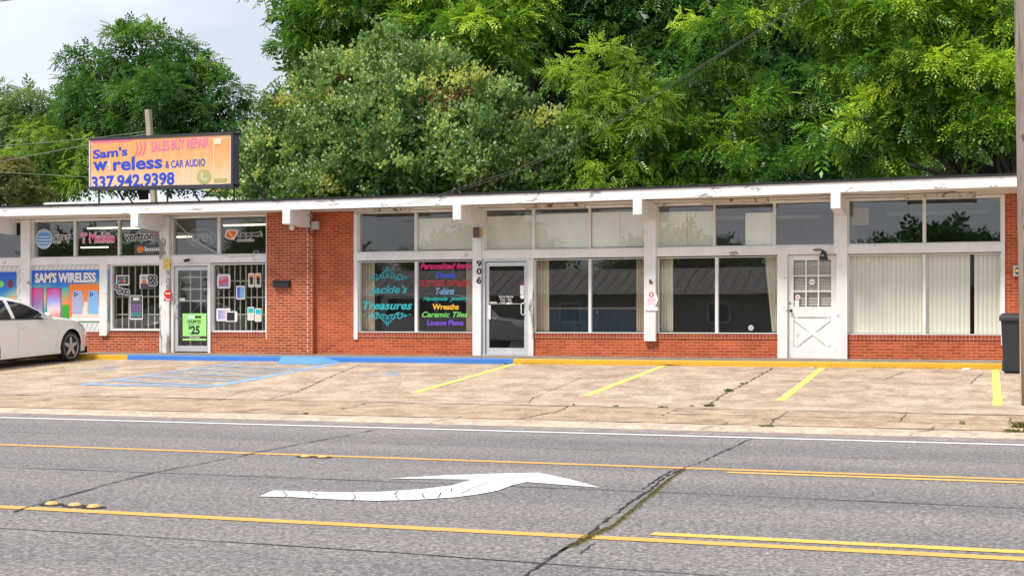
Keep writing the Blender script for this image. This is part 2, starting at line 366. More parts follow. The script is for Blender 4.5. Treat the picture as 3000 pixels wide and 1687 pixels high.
# turn arrow
ar = [(761,1455),(800,1438),(900,1441),(1000,1443.6),(1116,1441.7),(1233,1434),(1322,1423.4),(1384,1405.6),(1143.6,1402.5),(1300,1393.5),(1450,1388.5),(1574.5,1385.4),(1665,1404),(1757,1429),(1650,1421),(1543.5,1412.6),(1501,1422),(1458,1438),(1400,1449),(1330,1458),(1202,1466),(1097,1467.7),(1000,1465),(854,1457)]
mb = MB(); mb.add([(p.x, p.y, .006) for p in (G(*q) for q in ar)], [tuple(range(len(ar)))[::-1]])
arrow = mb.build('turn_arrow', m_wht, road)
me = arrow.data; bm = bmesh.new(); bm.from_mesh(me); bmesh.ops.triangulate(bm, faces=bm.faces); bm.to_mesh(me); bm.free()
for pl in ([(1030,1444),(1040,1455),(1033,1466)], [(1165,1441),(1160,1452),(1170,1465)], [(1195,1437),(1240,1445),(1245,1462)], [(1285,1460),(1290,1445),(1323,1440),(1322,1433)], [(1350,1447),(1390,1428),(1430,1417)], [(830,1441),(842,1452),(835,1456)],[(900,1442),(930,1450),(915,1460)],[(1150,1456),(1200,1453),(1250,1452)]):
    poly_strip([G(*q) for q in pl], .008, .008, .012, .1).build('crack', m_crack, road)
# seams and cracks of the roadway
for pts, wd in (([(-60,10.5),(-8,10.46),(-5,10.53),(-2.2,10.55),(.2,10.46),(30,10.5)], .018), ([(-40,7.35),(-5,7.42),(-3.2,7.36),(0,7.1),(30,7)], .013), ([(-50,13.75),(-5,13.72),(0,13.7),(30,13.8)], .010)):
    poly_strip(pts, wd, .003, .008, .4).build('crack', m_crack, road)
ck = [(1500,1720),(1543.5,1684),(1610,1640),(1660,1603),(1718,1568),(1790,1515),(1850,1470),(1904.5,1436),(1945,1400),(2000,1374),(2070,1347),(2130,1318),(2202,1285)]
poly_strip([G(*q) for q in ck], .015, .007, .012, .09, .85).build('crack', m_crack, road)
poly_strip([G(*q) for q in [(1880,1433),(1925,1405),(1980,1375)]], .015, .007, .015, .1, .7).build('crack', m_crack, road)
poly_strip([G(*q) for q in [(1590,1640),(1640,1618),(1670,1600)]], .012, .007, .02, .1, .7).build('crack', m_crack, road)
poly_strip([G(*q) for q in [(1700,1625),(1745,1592)]], .01, .007, .02, .1, .7).build('crack', m_crack, road)
poly_strip([G(*q) for q in [(40,1500),(89,1484),(200,1452),(330,1415),(458,1383),(600,1357),(738,1329),(885,1300),(1000,1279),(1116,1256)]], .016, .007, .01, .15, .6).build('crack', m_crack, road)
# lot and apron joints
poly_strip([(-40,19.91),(20,19.91)], .055, .006, .008, .3, .6).build('joint', m_joint, lot)
poly_strip([(-40,17.01),(-8,17.01),(20,17.01)], .045, .012, .006, .3, .6).build('joint', m_joint, apron)
for q in ([(2070,1188),(2105,1165),(2136,1147),(2175,1128),(2210,1109),(2240,1092),(2264,1078)],):
    poly_strip([G(*p) for p in q], .028, .005, .025, .12, .8).build('joint', m_joint, lot)
for q, wd in (([(2252,1256),(2264,1233),(2275,1225)], .035), ([(790,1168),(990,1094),(1060,1066)], .03), ([(1545,1182),(1565,1163),(1700,1108)], .018), ([(2590,1112),(2650,1088)],.02),([(2840,1125),(2880,1092)],.02),
              ([(1240,1113),(1500,1106),(1850,1109),(2200,1112),(2620,1123),(2900,1130)], .03), ([(640,1173),(700,1150),(715,1145)],.014), ([(205,1130),(255,1121)],.02), ([(530,1136),(580,1124)],.025)):
    poly_strip([G(*p) for p in q], wd*.65, .005, .02, .12, .85).build('joint', m_joint, lot)
for q, wd in (([(1510,1231),(1640,1203),(1670,1189)], .03), ([(1000,1199),(1095,1177)], .025), ([(1935,1217),(1985,1199)], .015), ([(2275,1226),(2308,1207)], .02), ([(2632,1236),(2652,1214)], .02), ([(2958,1243),(2958,1223)], .02),
              ([(255,1174),(330,1161)], .02), ([(480,1218),(530,1206),(660,1184)], .012)):
    poly_strip([G(*p) for p in q], wd*.65, .005, .02, .12, .85).build('joint', m_joint, apron)
for u in (350, 1210, 2060, 2700): 
    p = G(u, 1234+u*.018); poly_strip([(p.x-.15, 16.45), (p.x+.1, 17.0)], .02, .04, .01, .1).build('joint', m_joint, gutter)
sheet('joint', [(18.75, .035), (18.775, .035)], PX(1950, 18.7), 20, m_crack, apron)
# stall lines
for i, (n_, f_, mt) in enumerate((((1212,1150.6),(1505,1067),m_stall), ((1718,1159),(1943,1072),m_stall), ((2287,1174),(2404,1080),m_stall), ((2923,1188),(2916,1090),m_stall), ((-200,1120),(365,1052.6),m_stallw))):
    a, b = G(*n_), G(*f_)
    if i == 4: a = Vector((-19.9, 22.6, 0))
    strip((a.x, a.y), (b.x, 29.0), .13 if i < 4 else .08, .004, .01, 20, .08).build('stall_line', mt, lot)
# access aisle: blue outline, hatch and two faded wheelchair symbols
AL, AR, AY0, AY1 = -16.3, -13.55, 22.85, 28.9
strip((AL, AY0), (AL+.05, AY1), .22).build('aisle_line', m_bluew, lot)
strip((AR, AY0), (AR-.35, AY1), .22).build('aisle_line', m_blue, lot)
strip((AL, AY0), (AR, AY0), .2, .008).build('aisle_line', m_blue, lot)
sheet('aisle_paint', [(AY0, zg(AY0)), (AY1-.6, zg(AY1-.6))], AL+.1, AR-.3, worn_paint('aisle_tint', (.36, .40, .44), .33, 4, soft=.2), lot, z=.0025)
for k in range(1, 6):
    y = AY0+k*.95; strip((AL, y), (AR-.05*k, y-.75), .17, .008).build('aisle_line', m_bluew, lot)
def wheelchair(cx, cy, s):
    mb = MB()
    def seg(pts, w): 
        for (ax, ay), (bx_, by) in zip(pts, pts[1:]):
            q = strip((cx+ax*s, cy+ay*s), (cx+bx_*s, cy+by*s), w*s); mb.add(q.v, q.f)
    seg([(math.cos(t)*.32-.05, math.sin(t)*.32-.2) for t in [R(110+i*18) for i in range(14)]], .09)
    seg([(-.1, .5), (-.06, 0), (.22, 0), (.34, -.4), (.48, -.36)], .1); seg([(-.08, .26), (.18, .26)], .08); seg([(-.16, .56), (-.05, .56)], .12)
    return mb
wheelchair(-19.0+.6, 26.6, 1.0).build('wheelchair_symbol', m_bluew, lot)
c_ = G(1135, 1095); wheelchair(c_.x, c_.y, .95).build('wheelchair_symbol', m_bluew, lot)

# kerb + walkway
KX0, KX1 = -40, 1.6
walk = MB(); walk.add([(KX0,29.16,.43),(KX1,29.16,.43),(KX1,31,.473),(KX0,31,.473),(KX0,29.16,.1),(KX1,29.16,.1),(KX1,31,.1),(KX0,31,.1)], [(0,1,2,3),(0,4,5,1),(1,5,6,2),(3,2,6,7),(0,3,7,4)])
walkway = walk.build('walkway', m_walk); walkway['kind'] = 'structure'
xs = [KX0, PX(376, 29.1), PX(1505, 29.1), PX(2937, 29.1)]
kerb = bpy.data.objects.new('kerb', None); C.objects.link(kerb); kerb['kind'] = 'structure'
for x0, x1, m in ((xs[0], xs[1], m_curby), (xs[1], xs[2], m_curbb), (xs[2], xs[3], m_curby)):
    mb = MB(); n = max(2, int((x1-x0)/.35)); 
    for i in range(n):
        a = x0+(x1-x0)*i/n; b = x0+(x1-x0)*(i+1)/n
        mb.add([(a,29.05,.2),(b,29.05,.2),(b,29.06,.415),(a,29.06,.415),(b,29.075,.430),(a,29.075,.430),(b,29.16,.432),(a,29.16,.432)], [(0,1,2,3),(3,2,4,5),(5,4,6,7)])
    mb.build('kerb_face', m, kerb)
bx('kerb_face', m_walk, kerb, xs[3], KX1, 29.06, 29.16, .1, .431)
for x in (-18, -14.6, -11.2, -7.7, -4.3, -1): strip((x, 29.17), (x, 30.4), .012).v
# blue kerb ramp
def Gz(u, v, z):   # point on horizontal plane z
    t = (EYE-z)*FPX/(v-HOR); dx = (u-1500)/FPX; return Vector((t*(-SN+dx*CS), t*(CS+dx*SN), z))
ra, rb2 = G(775, 1072), G(903, 1072); rc, rd_ = PX(823, 29.12), PX(948, 29.12)
mb = MB(); mb.add([(ra.x,28.25,zg(28.25)+.006),(rb2.x,28.25,zg(28.25)+.006),(rd_,29.17,.442),(rc,29.17,.442),(rd_+.45,29.04,zg(29.04)+.005),(rd_+.3,29.05,.1)], [(0,1,2,3),(1,4,2)])
ramp_o = mb.build('kerb_ramp', m_ramp); tag(ramp_o, 'light blue painted concrete ramp rising from the blue hatched aisle to the kerb', 'kerb ramp')

# raised pavement markers
m_mark = M('marker_yellow', (.85, .46, .14), .4, var=.3, scale=40)
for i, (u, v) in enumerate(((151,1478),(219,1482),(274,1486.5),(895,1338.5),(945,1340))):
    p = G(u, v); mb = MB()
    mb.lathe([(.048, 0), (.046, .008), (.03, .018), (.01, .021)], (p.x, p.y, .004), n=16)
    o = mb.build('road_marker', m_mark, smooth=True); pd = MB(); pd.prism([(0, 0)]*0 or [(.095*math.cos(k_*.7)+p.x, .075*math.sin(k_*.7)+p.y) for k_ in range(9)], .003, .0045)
    pd.v = [(a_, c_, b2_) for a_, b2_, c_ in pd.v]; pd.build('shadow_disc', m_crack, o)  # black disc under each marker, painted in for its dark shadow
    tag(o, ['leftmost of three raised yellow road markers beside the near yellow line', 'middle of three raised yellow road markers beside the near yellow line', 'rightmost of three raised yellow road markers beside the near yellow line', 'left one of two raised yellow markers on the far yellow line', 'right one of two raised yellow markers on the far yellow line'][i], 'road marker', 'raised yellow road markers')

# ------------------------------------------------------------------ building
YG = 30.55      # glass plane
YB = 30.47      # brick face
BL = thing('shop_building', 'long single storey brick strip mall with white framed windows and flat white roof edge', 'building', (-12, 30.5, .44))
F0 = .46; ZS = .955; ZW1 = 2.60; ZB0 = 2.62; ZB1 = 2.80; ZU0 = 2.83; ZU1 = 3.70; ZC = 3.76
U = lambda u: PX(u, 30.5)
XL, XR = -29.5, 1.2
def B(name, m, *a, **k): return bx(name, m, BL, *a, **k)
# interior shell
B('floor', m_innerd, XL, XR, 30.8, 40, .38, .45)
B('ceiling', M('interior_ceiling', (.55, .54, .5), .8), XL, XR, 30.7, 40, 3.8, 3.86)
B('back_wall', m_inner, XL, XR, 37.0, 37.2, .45, 3.8)
B('rear_wall', m_brick, XL, XR, 40, 40.2, 0, 4.0)
for x in (U(930), U(2470)): B('partition', m_inner, x-.08, x+.08, 30.8, 37, .45, 3.8)
B('end_wall', m_brick, XL-.2, XL, 30.5, 40.2, 0, 4.0); B('end_wall', m_brick, XR, XR+.2, 30.5, 40.2, 0, 4.0)
m_blu = M('blue_panel', (.10, .15, .21), .6, var=.35, scale=2, stretch=(3, 1, .3))
m_trimw = flat('cream_trim', (.6, .58, .5))
x0, x1 = U(1560), U(1880)-.6
# brick walls and dados: (u0,u1,ztop)
def dado(u0, u1, mat=m_brick, top=ZS, y=YB):
    x0, x1 = U(u0), U(u1)
    B('brick_dado', mat, x0, x1, y, 30.75, .40, top-.115)
    B('rowlock_course', m_rowlock, x0, x1, y-.012, 30.75, top-.115, top-.004)
dado(120, 476, m_brickL, ZS); dado(621, 791, m_brickL); dado(1042, 1391); dado(1565, 2280); dado(2484, 2940)
B('brick_dado', m_brickL, XL, U(120), YB, 30.75, .40, ZS)
B('brick_wall', m_brickL, U(791)+.0, U(925), 30.34, 30.75, .40, ZC)
mb = MB()                        # toothed pale mortar joint down the corner of the shop's wall
for k in range(27):
    if k == 0: mb.box(U(908)+.008, U(908)+.016, 30.3375, 30.35, .5, 3.75)
    z = .5+k*.124; xx = U(908)+(.0 if k % 2 else .012); mb.box(xx, xx+.022, 30.337, 30.36, z, z+.055)
mb.build('mortar_joint', flat('pale_mortar', (.66, .52, .45), .9), BL)
B('brick_wall', m_brick, U(925), U(1042), YB, 30.75, .40, ZC)
B('brick_wall', m_brick, U(2944), XR, YB, 30.75, .40, ZC)
# transom beam and head trim
def wide(name, u0, u1, z0, z1, y0=30.42, y1=30.66, m=m_wpaint): return B(name, m, U(u0), U(u1), y0, y1, z0, z1)
wide('transom_beam', -120, 791, ZB0, ZB1); wide('transom_beam', 1040, 2944, ZB0, ZB1)
wide('head_trim', -120, 791, ZU1, ZC, 30.45); wide('head_trim', 1040, 2944, ZU1, ZC, 30.45)
wide('parapet', -400, -121, .4, ZC)
# posts
posts = [(71, 97, ZS, m_wpaint), (476, 504, F0-.02, m_peel), (1391, 1421, F0-.02, m_wpaint), (1891, 1925, .80, m_wpaint), (2445, 2484, F0-.02, m_wpaint)]
for u0, u1, zb, m in posts:
    x0, x1 = U(u0), U(u1)
    if u0 == 1391:
        B('post', m, x0, U(1415), 30.35, 30.7, zb, ZC)
        B('post_trim', m, U(1415), U(1421), 30.43, 30.7, ZB1, ZC)
    elif u0 == 2445:
        B('post', m, x0, x1, 30.36, 30.7, ZB0-.0, ZC); B('post', m, U(2453), x1, 30.361, 30.7, zb, ZB0-.001)
    else: B('post', m, x0, x1, 30.36, 30.7, zb, ZC)
B('post', m_peel, U(1552), U(1566), 30.40, 30.7, F0-.02, ZB0-.001)
B('jamb_panel', m_wpaint, U(2280), U(2308), 30.40, 30.7, F0-.02, ZB0-.001)
B('post', m_wpaint, U(2933), U(2944), 30.43, 30.7, ZS-.2, ZU1)
B('post', m_wpaint, U(783), U(791), 30.43, 30.7, .80, ZU1); B('post', m_wpaint, U(1040), U(1051), 30.43, 30.7, .80, ZU1)
B('post', m_wpaint, U(298), U(320), 30.40, 30.7, .86, ZB0-.001)
# windows
m_frame = paint_peel('window_frame_paint', (.8, .79, .77), (.36, .3, .24), .66, 5)
def window(edges, z0, z1, fw=.035, glass=m_glass, y=YG, sill=True, zt=None):
    """edges: list of (u0,u1) glass openings; one frame mesh, a pane each"""
    ob = [(U(a), U(b)) for a, b in edges]; X0, X1 = ob[0][0]-fw, ob[-1][1]+fw
    mb = MB(); yf, yb = y-.06, y+.05
    mb.box(X0, X1, yf, yb, z0-fw*.8, z0); mb.box(X0, X1, yf, yb, z1, z1+fw*.6)
    prev = X0
    for a, b in ob:
        mb.box(prev, a, yf+.004, yb-.004, z0, z1); prev = b
    mb.box(prev, X1, yf+.004, yb-.004, z0, z1)
    fr = mb.build('window', m_frame, BL)
    for a, b in ob: bx('pane', glass, fr, a, b, y-.002, y+.002, z0, z1)
    return fr
window([(-110, 71-3)], ZU0, ZU1, glass=m_glassd)
window([(99, 216), (222, 345), (351, 473)], ZU0, ZU1, glass=m_glassd)
window([(507, 637), (645, 780)], ZU0, ZU1, glass=m_glassd)
window([(1054, 1214), (1222, 1388)], ZU0, ZU1, glass=m_glassd)
window([(1424, 1559), (1567, 1724), (1731, 1889)], ZU0, ZU1, glass=m_glassd)
window([(1929, 2089), (2096, 2265), (2273, 2443)], ZU0, ZU1, glass=m_glassd)
window([(2488, 2703), (2713, 2930)], ZU0, ZU1, glass=m_glassd)
window([(329, 473)], 1.04, ZW1-.02, .07)
window([(625, 777)], 1.0, ZW1-.03, .05)
window([(1054, 1215), (1223, 1389)], .985, ZW1-.02, .025)
window([(1568, 1724), (1732, 1888)], .985, ZW1-.02, .025)
window([(1930, 2095), (2104, 2277)], .985, ZW1-.02, .025)
window([(2488, 2703), (2712, 2930)], .975, ZW1-.02, .025)
# diagonal boarded panels behind the poster
def diag_mat():
    m, n, l, b = newmat('diagonal_boards'); g = n.new('ShaderNodeNewGeometry'); mp_ = n.new('ShaderNodeMapping'); mp_.inputs['Rotation'].default_value = (0, R(-28), 0)
    wv = n.new('ShaderNodeTexWave'); wv.wave_type = 'BANDS'; wv.bands_direction = 'X'; wv.inputs['Scale'].default_value = 2.6; wv.inputs['Distortion'].default_value = 0
    l(g.outputs['Position'], mp_.inputs[0]); l(mp_.outputs[0], wv.inputs[0])
    r = ramp(n, l, wv.outputs[1], [(0, (.3, .3, .3)), (.08, (.68, .67, .66))]); l(r.outputs[0], b.inputs['Base Color']); b.inputs['Roughness'].default_value = .6
    bp = n.new('ShaderNodeBump'); bp.inputs['Distance'].default_value = .01; l(r.outputs[0], bp.inputs['Height']); l(bp.outputs[0], b.inputs['Normal']); return m
m_diag = diag_mat()
B('boarded_panel', m_diag, XL, U(298), 30.46, 30.7, ZS, ZB0-.001)

# roof, fascia, soffit
nseg = 12; X0r, X1r = XL-.3, 1.5
def sag(x): 
    t = (x-X0r)/(X1r-X0r); return .03-.075*math.sin(math.pi*min(1, max(0, (t-.05)/.9)))
fb = MB(); db = MB(); rb = MB()
for i in range(nseg):
    a = X0r+(X1r-X0r)*i/nseg; b = X0r+(X1r-X0r)*(i+1)/nseg; sa, sb = sag(a), sag(b)
    for mbx, y0, y1, z0, z1 in ((fb, 29.30, 29.36, 3.79, 3.995), (db, 29.275, 29.37, 3.996, 4.045), (rb, 29.37, 40.4, 3.86, 4.03)):
        mbx.add([(a,y0,z0+sa),(b,y0,z0+sb),(b,y1,z0+sb),(a,y1,z0+sa),(a,y0,z1+sa),(b,y0,z1+sb),(b,y1,z1+sb),(a,y1,z1+sa)],
                [(0,3,2,1),(4,5,6,7),(0,1,5,4),(2,3,7,6)]+([(3,0,4,7)] if i == 0 else [])+([(1,2,6,5)] if i == nseg-1 else []))
fb.build('fascia', m_fascia, BL); db.build('drip_edge', m_roof, BL); rb.build('roof', M('gravel_roof', (.25, .24, .23), .9), BL)
sb_ = MB(); sb_.add([(X0r,29.36,3.80),(X1r,29.36,3.80),(X1r,30.76,3.762),(X0r,30.76,3.762),(X0r,29.36,3.85),(X1r,29.36,3.85),(X1r,30.76,3.85),(X0r,30.76,3.85)], [(0,1,2,3),(4,5,6,7),(0,1,5,4),(2,3,7,6)])
sb_.build('soffit', m_soffit, BL)
# protruding roof beams
for (u0, u1) in ((-68, -48), (382, 404), (827, 849), (1328, 1350), (1854, 1880), (2436, 2462)):
    x0, x1 = PX(u0, 29.25), PX(u1, 29.25)
    if x1-x0 < .19: x0 = x1-.19
    mb = MB(); s = sag(x0)
    mb.add([(x0,29.25,3.47+s),(x1,29.25,3.47+s),(x1,30.5,3.40),(x0,30.5,3.40),(x0,29.25,3.805+s),(x1,29.25,3.805+s),(x1,30.5,3.79),(x0,30.5,3.79)],
           [(0,3,2,1),(4,5,6,7),(0,1,5,4),(1,2,6,5),(2,3,7,6),(3,0,4,7)])
    mb.build('roof_beam', m_wpaint if u0 != 382 else m_fascia, BL, bevel=.006)

# glazed aluminium doors
def alu_door(ub0, ub1, g0, g1, zt, rail_v):
    x0, x1, a, b = U(ub0), U(ub1), U(g0), U(g1); zb = F0
    fr = MB(); fw = (a-x0)*.42
    fr.box(x0, x0+fw, 30.42, 30.62, zb, zt); fr.box(x1-fw, x1, 30.42, 30.62, zb, zt); fr.box(x0+fw, x1-fw, 30.42, 30.62, zt-fw*.9, zt)
    d = fr.build('door_frame', m_alum if ub0 > 1000 else m_frame, BL)
    l = MB(); y0, y1 = 30.47, 30.52; e = .012
    gz0, gz1 = zb+.17, zt-fw-.10
    l.box(x0+fw+e, a, y0, y1, zb+.03, zt-fw-.01); l.box(b, x1-fw-e, y0, y1, zb+.03, zt-fw-.01); l.box(a, b, y0+.001, y1-.001, zb+.03, gz0); l.box(a, b, y0+.001, y1-.001, gz1, zt-fw-.01)
    leaf = l.build('door', m_alum, BL)
    bx('pane', m_glass, leaf, a, b, 30.494, 30.498, gz0, gz1)
    return leaf, a, b, gz0, gz1
d908 = alu_door(506, 621, 523, 609, 2.615, 0)
leaf, a, b, g0, g1 = d908
mb = MB(); mb.tube([(a-.03,30.47,1.32),(a-.03,30.4,1.33),(a-.03,30.39,1.5),(a-.03,30.4,1.6),(a-.03,30.47,1.61)], .016); mb.build('handle', m_frame, leaf, True)
d906 = alu_door(1417, 1552, 1434, 1537, 2.615, 0)
leaf6, a6, b6, g06, g16 = d906
zb_ = PZ(1480, 890, 30.5); m_chrome = M('brushed_metal', (.7, .7, .7), .3, .9, var=.05)
mb = MB(); mb.tube([(a6,30.485,zb_),(b6,30.485,zb_)], .012); mb.build('push_bar', m_chrome, leaf6, True)
zc = PZ(1535, 905, 30.5); mb = MB(); mb.tube([(b6+.02,30.47,zc+.13),(b6-.02,30.42,zc+.13),(b6-.05,30.41,zc+.1),(b6-.05,30.41,zc-.1),(b6-.02,30.42,zc-.13),(b6+.02,30.47,zc-.13)], .013); mb.build('handle', m_frame, leaf6, True)
zc = PZ(1440, 915, 30.5); mb = MB(); mb.box(a6-.02, a6+.05, 30.44, 30.47, zc-.16, zc+.16); mb.build('handle', m_frame, leaf6, bevel=.01)
bx('threshold', m_alum, leaf6, U(1417), U(1552), 30.38, 30.6, F0-.018, F0+.025)
# white dutch door
dx0, dx1 = U(2310), U(2451); zt = ZB0-.012
DD = MB(); DD.box(dx0, dx1, 30.5, 30.54, F0, zt)
gx0, gx1 = U(2325), U(2435); gz0, gz1 = PZ(2380, 898, 30.5), PZ(2380, 762, 30.5)
dd = MB()
dd.box(dx0, gx0, 30.49, 30.54, F0, zt); dd.box(gx1, dx1, 30.49, 30.54, F0, zt); dd.box(gx0, gx1, 30.491, 30.54, gz1, zt); 
kx0, kx1, kz0, kz1 = gx0, gx1, PZ(2380, 1017, 30.5), PZ(2380, 928, 30.5)
dd.box(gx0, gx1, 30.491, 30.54, kz1, gz0); dd.box(gx0, gx1, 30.491, 30.54, F0, kz0); dd.box(gx0, gx1, 30.515, 30.54, kz0, kz1)
door = dd.build('door', m_wpaint, BL)
x2 = MB(); ww = .085
x2.ribbon([(kx0+.03, kz1-.03), (kx1-.03, kz0+.03)], ww, 30.495, 30.516); x2.ribbon([(kx0+.03, kz0+.03), (kx1-.03, kz1-.03)], ww, 30.4965, 30.5155)
x2.build('cross_brace', m_wpaint, door)
gr = MB(); gw, gh = (gx1-gx0)/3, (gz1-gz0)/3
for k in (1, 2):
    gr.box(gx0+k*gw-.014, gx0+k*gw+.014, 30.488, 30.53, gz0, gz1)
    gr.box(gx0, gx1, 30.49, 30.528, gz0+k*gh-.014, gz0+k*gh+.014)
gr.build('glazing_bars', m_wpaint, door)
bx('pane', m_glass, door, gx0, gx1, 30.509, 30.512, gz0, gz1)
kp = P(2318, 910, 30.45); mb = MB(); mb.lathe([(.012, .05), (.014, 0), (.032, -.012), (.034, -.035), (.02, -.05)], (kp.x, 30.46, kp.z), 'Y', 16); mb.build('knob', M('bronze_knob', (.06, .035, .03), .35, .7), door, True)
bx('door_frame', m_wpaint, BL, U(2308), dx0-.004, 30.47, 30.6, F0, ZB0-.002)
bl = MB(); nsl = 30
for k in range(nsl): z = gz0+.02+(gz1-gz0-.04)*k/nsl; bl.add([(gx0+.01,30.56,z),(gx1-.01,30.56,z),(gx1-.01,30.57,z+.021),(gx0+.01,30.57,z+.021)], [(0,1,2,3)])
tag(bl.build('mini_blind', flat('mini_blind', (.62, .57, .48))), 'narrow cream mini blind behind the nine small panes of the white door', 'blind')

# ------------------------------------------------------------------ text and picture helpers
def text_mesh(body, off=0, shear=0, space=1.0):
    cu = bpy.data.curves.new('t', 'FONT'); cu.body = body; cu.size = 1; cu.offset = off; cu.shear = shear; cu.space_character = space; cu.resolution_u = 3
    o = bpy.data.objects.new('t', cu); C.objects.link(o); bpy.context.view_layer.update()
    me = bpy.data.meshes.new_from_object(o.evaluated_get(bpy.context.evaluated_depsgraph_get()))
    bpy.data.objects.remove(o); bpy.data.curves.remove(cu)
    vs = np.array([v.co[:] for v in me.vertices]); fs = [tuple(p.vertices) for p in me.polygons]; bpy.data.meshes.remove(me)
    return vs, fs
def lay_text(name, body, x0, x1, z0, z1, y, mat, parent=None, off=.0, shear=0, space=1., outline=None, omat=None, tilt=0):
    vs, fs = text_mesh(body, off, shear, space); mn, mxx = vs.min(0), vs.max(0)
    def tf(v):
        t = (v[:, 0]-mn[0])/(mxx[0]-mn[0]); X = x0+t*(x1-x0); Z = z0+(v[:, 1]-mn[1])/(mxx[1]-mn[1])*(z1-z0)+tilt*t
        return X, Z
    res = []
    for (vv, ff, mm, yy, nm) in ([(vs, fs, mat, y, name)]+([text_mesh(body, outline, shear, space)+(omat, y+.0022, 'outline')] if outline else [])):
        X, Z = tf(vv); mb = MB(); mb.add([(a, yy, b) for a, b in zip(X, Z)], ff)
        o = mb.build(nm, mm, parent if nm == name or parent is not None else res[0]); res.append(o)
    return res[0]
def ptext(name, body, u0, v0, u1, v1, y, mat, parent=None, **k):
    um = (u0+u1)/2; return lay_text(name, body, PX(u0, y), PX(u1, y), PZ(um, v1, y), PZ(um, v0, y), y, mat, parent, **k)
def rrect(x0, x1, z0, z1, r=.02, n=4):
    pts = []
    for cx, cz, a0 in ((x1-r, z1-r, 0), (x0+r, z1-r, 90), (x0+r, z0+r, 180), (x1-r, z0+r, 270)):
        for k in range(n+1): t = R(a0+90*k/n); pts.append((cx+r*math.cos(t), cz+r*math.sin(t)))
    return pts
def plate(name, mat, parent, u0, v0, u1, v1, y, th=.003, r=.0):
    x0, x1 = PX(u0, y), PX(u1, y); um = (u0+u1)/2; z0, z1 = PZ(um, v1, y), PZ(um, v0, y)
    mb = MB()
    if r: mb.prism(rrect(x0, x1, z0, z1, min(r, (x1-x0)*.45, (z1-z0)*.45)), y, y+th)
    else: mb.box(x0, x1, y, y+th, z0, z1)
    return mb.build(name, mat, parent)
def disc(name, mat, parent, u, v, rx, ry, y, th=.003, n=24):
    p = P(u, v, y); s = (PX(u+1, y)-PX(u, y)); sz = PZ(u, v, y)-PZ(u, v+1, y)
    mb = MB(); mb.prism([(p.x+rx*s*math.cos(2*math.pi*k/n), p.z+ry*sz*math.sin(2*math.pi*k/n)) for k in range(n)], y, y+th); return mb.build(name, mat, parent)
def poly(name, mat, parent, pts, y, th=.003):
    mb = MB(); mb.prism([(PX(u, y), PZ(u, v, y)) for u, v in pts], y, y+th); return mb.build(name, mat, parent)
def stroke(mb, pts, w, y, th=.003): mb.ribbon([(PX(u, y), PZ(u, v, y)) for u, v in pts], w, y, y+th)
FC = {k: flat('ink_'+k, c, .6) for k, c in dict(white=(.8, .8, .8), black=(.015, .015, .018), blue=(.02, .06, .42), lblue=(.2, .42, .72), sky=(.1, .35, .75), pink=(.85, .16, .38), hot=(.8, .02, .2), red=(.6, .03, .03), orange=(.8, .2, .03), green=(.18, .62, .13),
     lime=(.36, .78, .24), teal=(.02, .38, .44), aqua=(.02, .5, .5), gold=(.85, .48, .05), violet=(.16, .07, .55), royal=(.05, .1, .7), grey=(.35, .35, .36), dgrey=(.08, .08, .09), cream=(.7, .66, .55), yellow=(.75, .55, .1), skin=(.6, .33, .22), purple=(.35, .12, .5), maroon=(.2, .02, .05)).items()}
YD = YG-.008    # decals on the outside of the glass
# carrier decals on upper windows
t = thing('window_decal', 'blue striped globe decal with AT&T lettering on an upper window', 'window decal', P(160, 700, YD))
disc('globe_border', FC['white'], t, 128.5, 700, 24.5, 29, YD+.001, .002); disc('globe', FC['sky'], t, 128.5, 700, 22, 26.5, YD-.002)
mb = MB()
for k in range(5):
    v = 682+k*9.2; hw = math.sqrt(max(0, 1-((v-700)/26.5)**2))*19.5
    pts = [(128.5+hw*math.cos(R(180+i*18)), v-math.sin(R(180+i*18))*(-3.2 if k < 1 else 3.2)*(1)) for i in range(11)]
    mb = MB(); stroke(mb, pts, .022, YD-.006); mb.build('globe_stripe', FC['white'], t)
ptext('lettering', 'AT&T', 157, 690, 204, 710, YD-.003, FC['black'], t, off=.02, outline=.10, omat=FC['white'])
t = thing('window_decal', 'pink outlined T Mobile lettering decal on an upper window', 'window decal', P(285, 698, YD))
ptext('lettering', 'T Mobile', 237, 683, 335, 711, YD-.003, FC['pink'], t, off=.03, outline=.075, omat=FC['white'])
t = thing('window_decal', 'black verizon lettering decal with an orange tick on an upper window', 'window decal', P(410, 690, YD))
ptext('lettering', 'verizon', 365, 681, 450, 704, YD-.003, FC['black'], t, off=.018, outline=.07, omat=FC['white'])
mb = MB(); stroke(mb, [(451, 684), (454, 691), (460, 676)], .03, YD-.003); mb.build('tick', FC['orange'], t)
t = thing('window_decal', 'small red and white boost decal low on an upper window under the verizon lettering', 'window decal', P(440, 730, YD))
plate('backing', FC['dgrey'], t, 394, 716, 474, 745, YD); poly('emblem', FC['orange'], t, [(400,731),(407,722),(420,724),(422,732),(414,741),(404,739)], YD-.004); ptext('lettering', 'boost', 424, 722, 470, 736, YD-.004, FC['white'], t, off=.03); ptext('lettering', 'mobile', 424, 738, 450, 742, YD-.004, FC['grey'], t)
t = thing('window_decal', 'large red and black boost mobile decal on the window beside the brick wall', 'window decal', P(700, 690, YD))
poly('emblem_border', FC['white'], t, [(658,694),(664,672),(696,674),(696,682),(685,703),(670,701)], YD); poly('emblem', FC['orange'], t, [(661,693),(667,675),(692,677),(692,682),(684,699),(670,698)], YD-.004)
mb = MB(); stroke(mb, [(668,677),(684,698)], .02, YD-.008); mb.build('slash', FC['white'], t)
ptext('lettering', 'boost', 698, 677, 767, 693, YD-.005, FC['black'], t, off=.03, outline=.085, omat=FC['white']); ptext('lettering', 'mobile', 696, 697, 745, 708, YD-.004, FC['grey'], t, off=.03, outline=.06, omat=FC['white'])
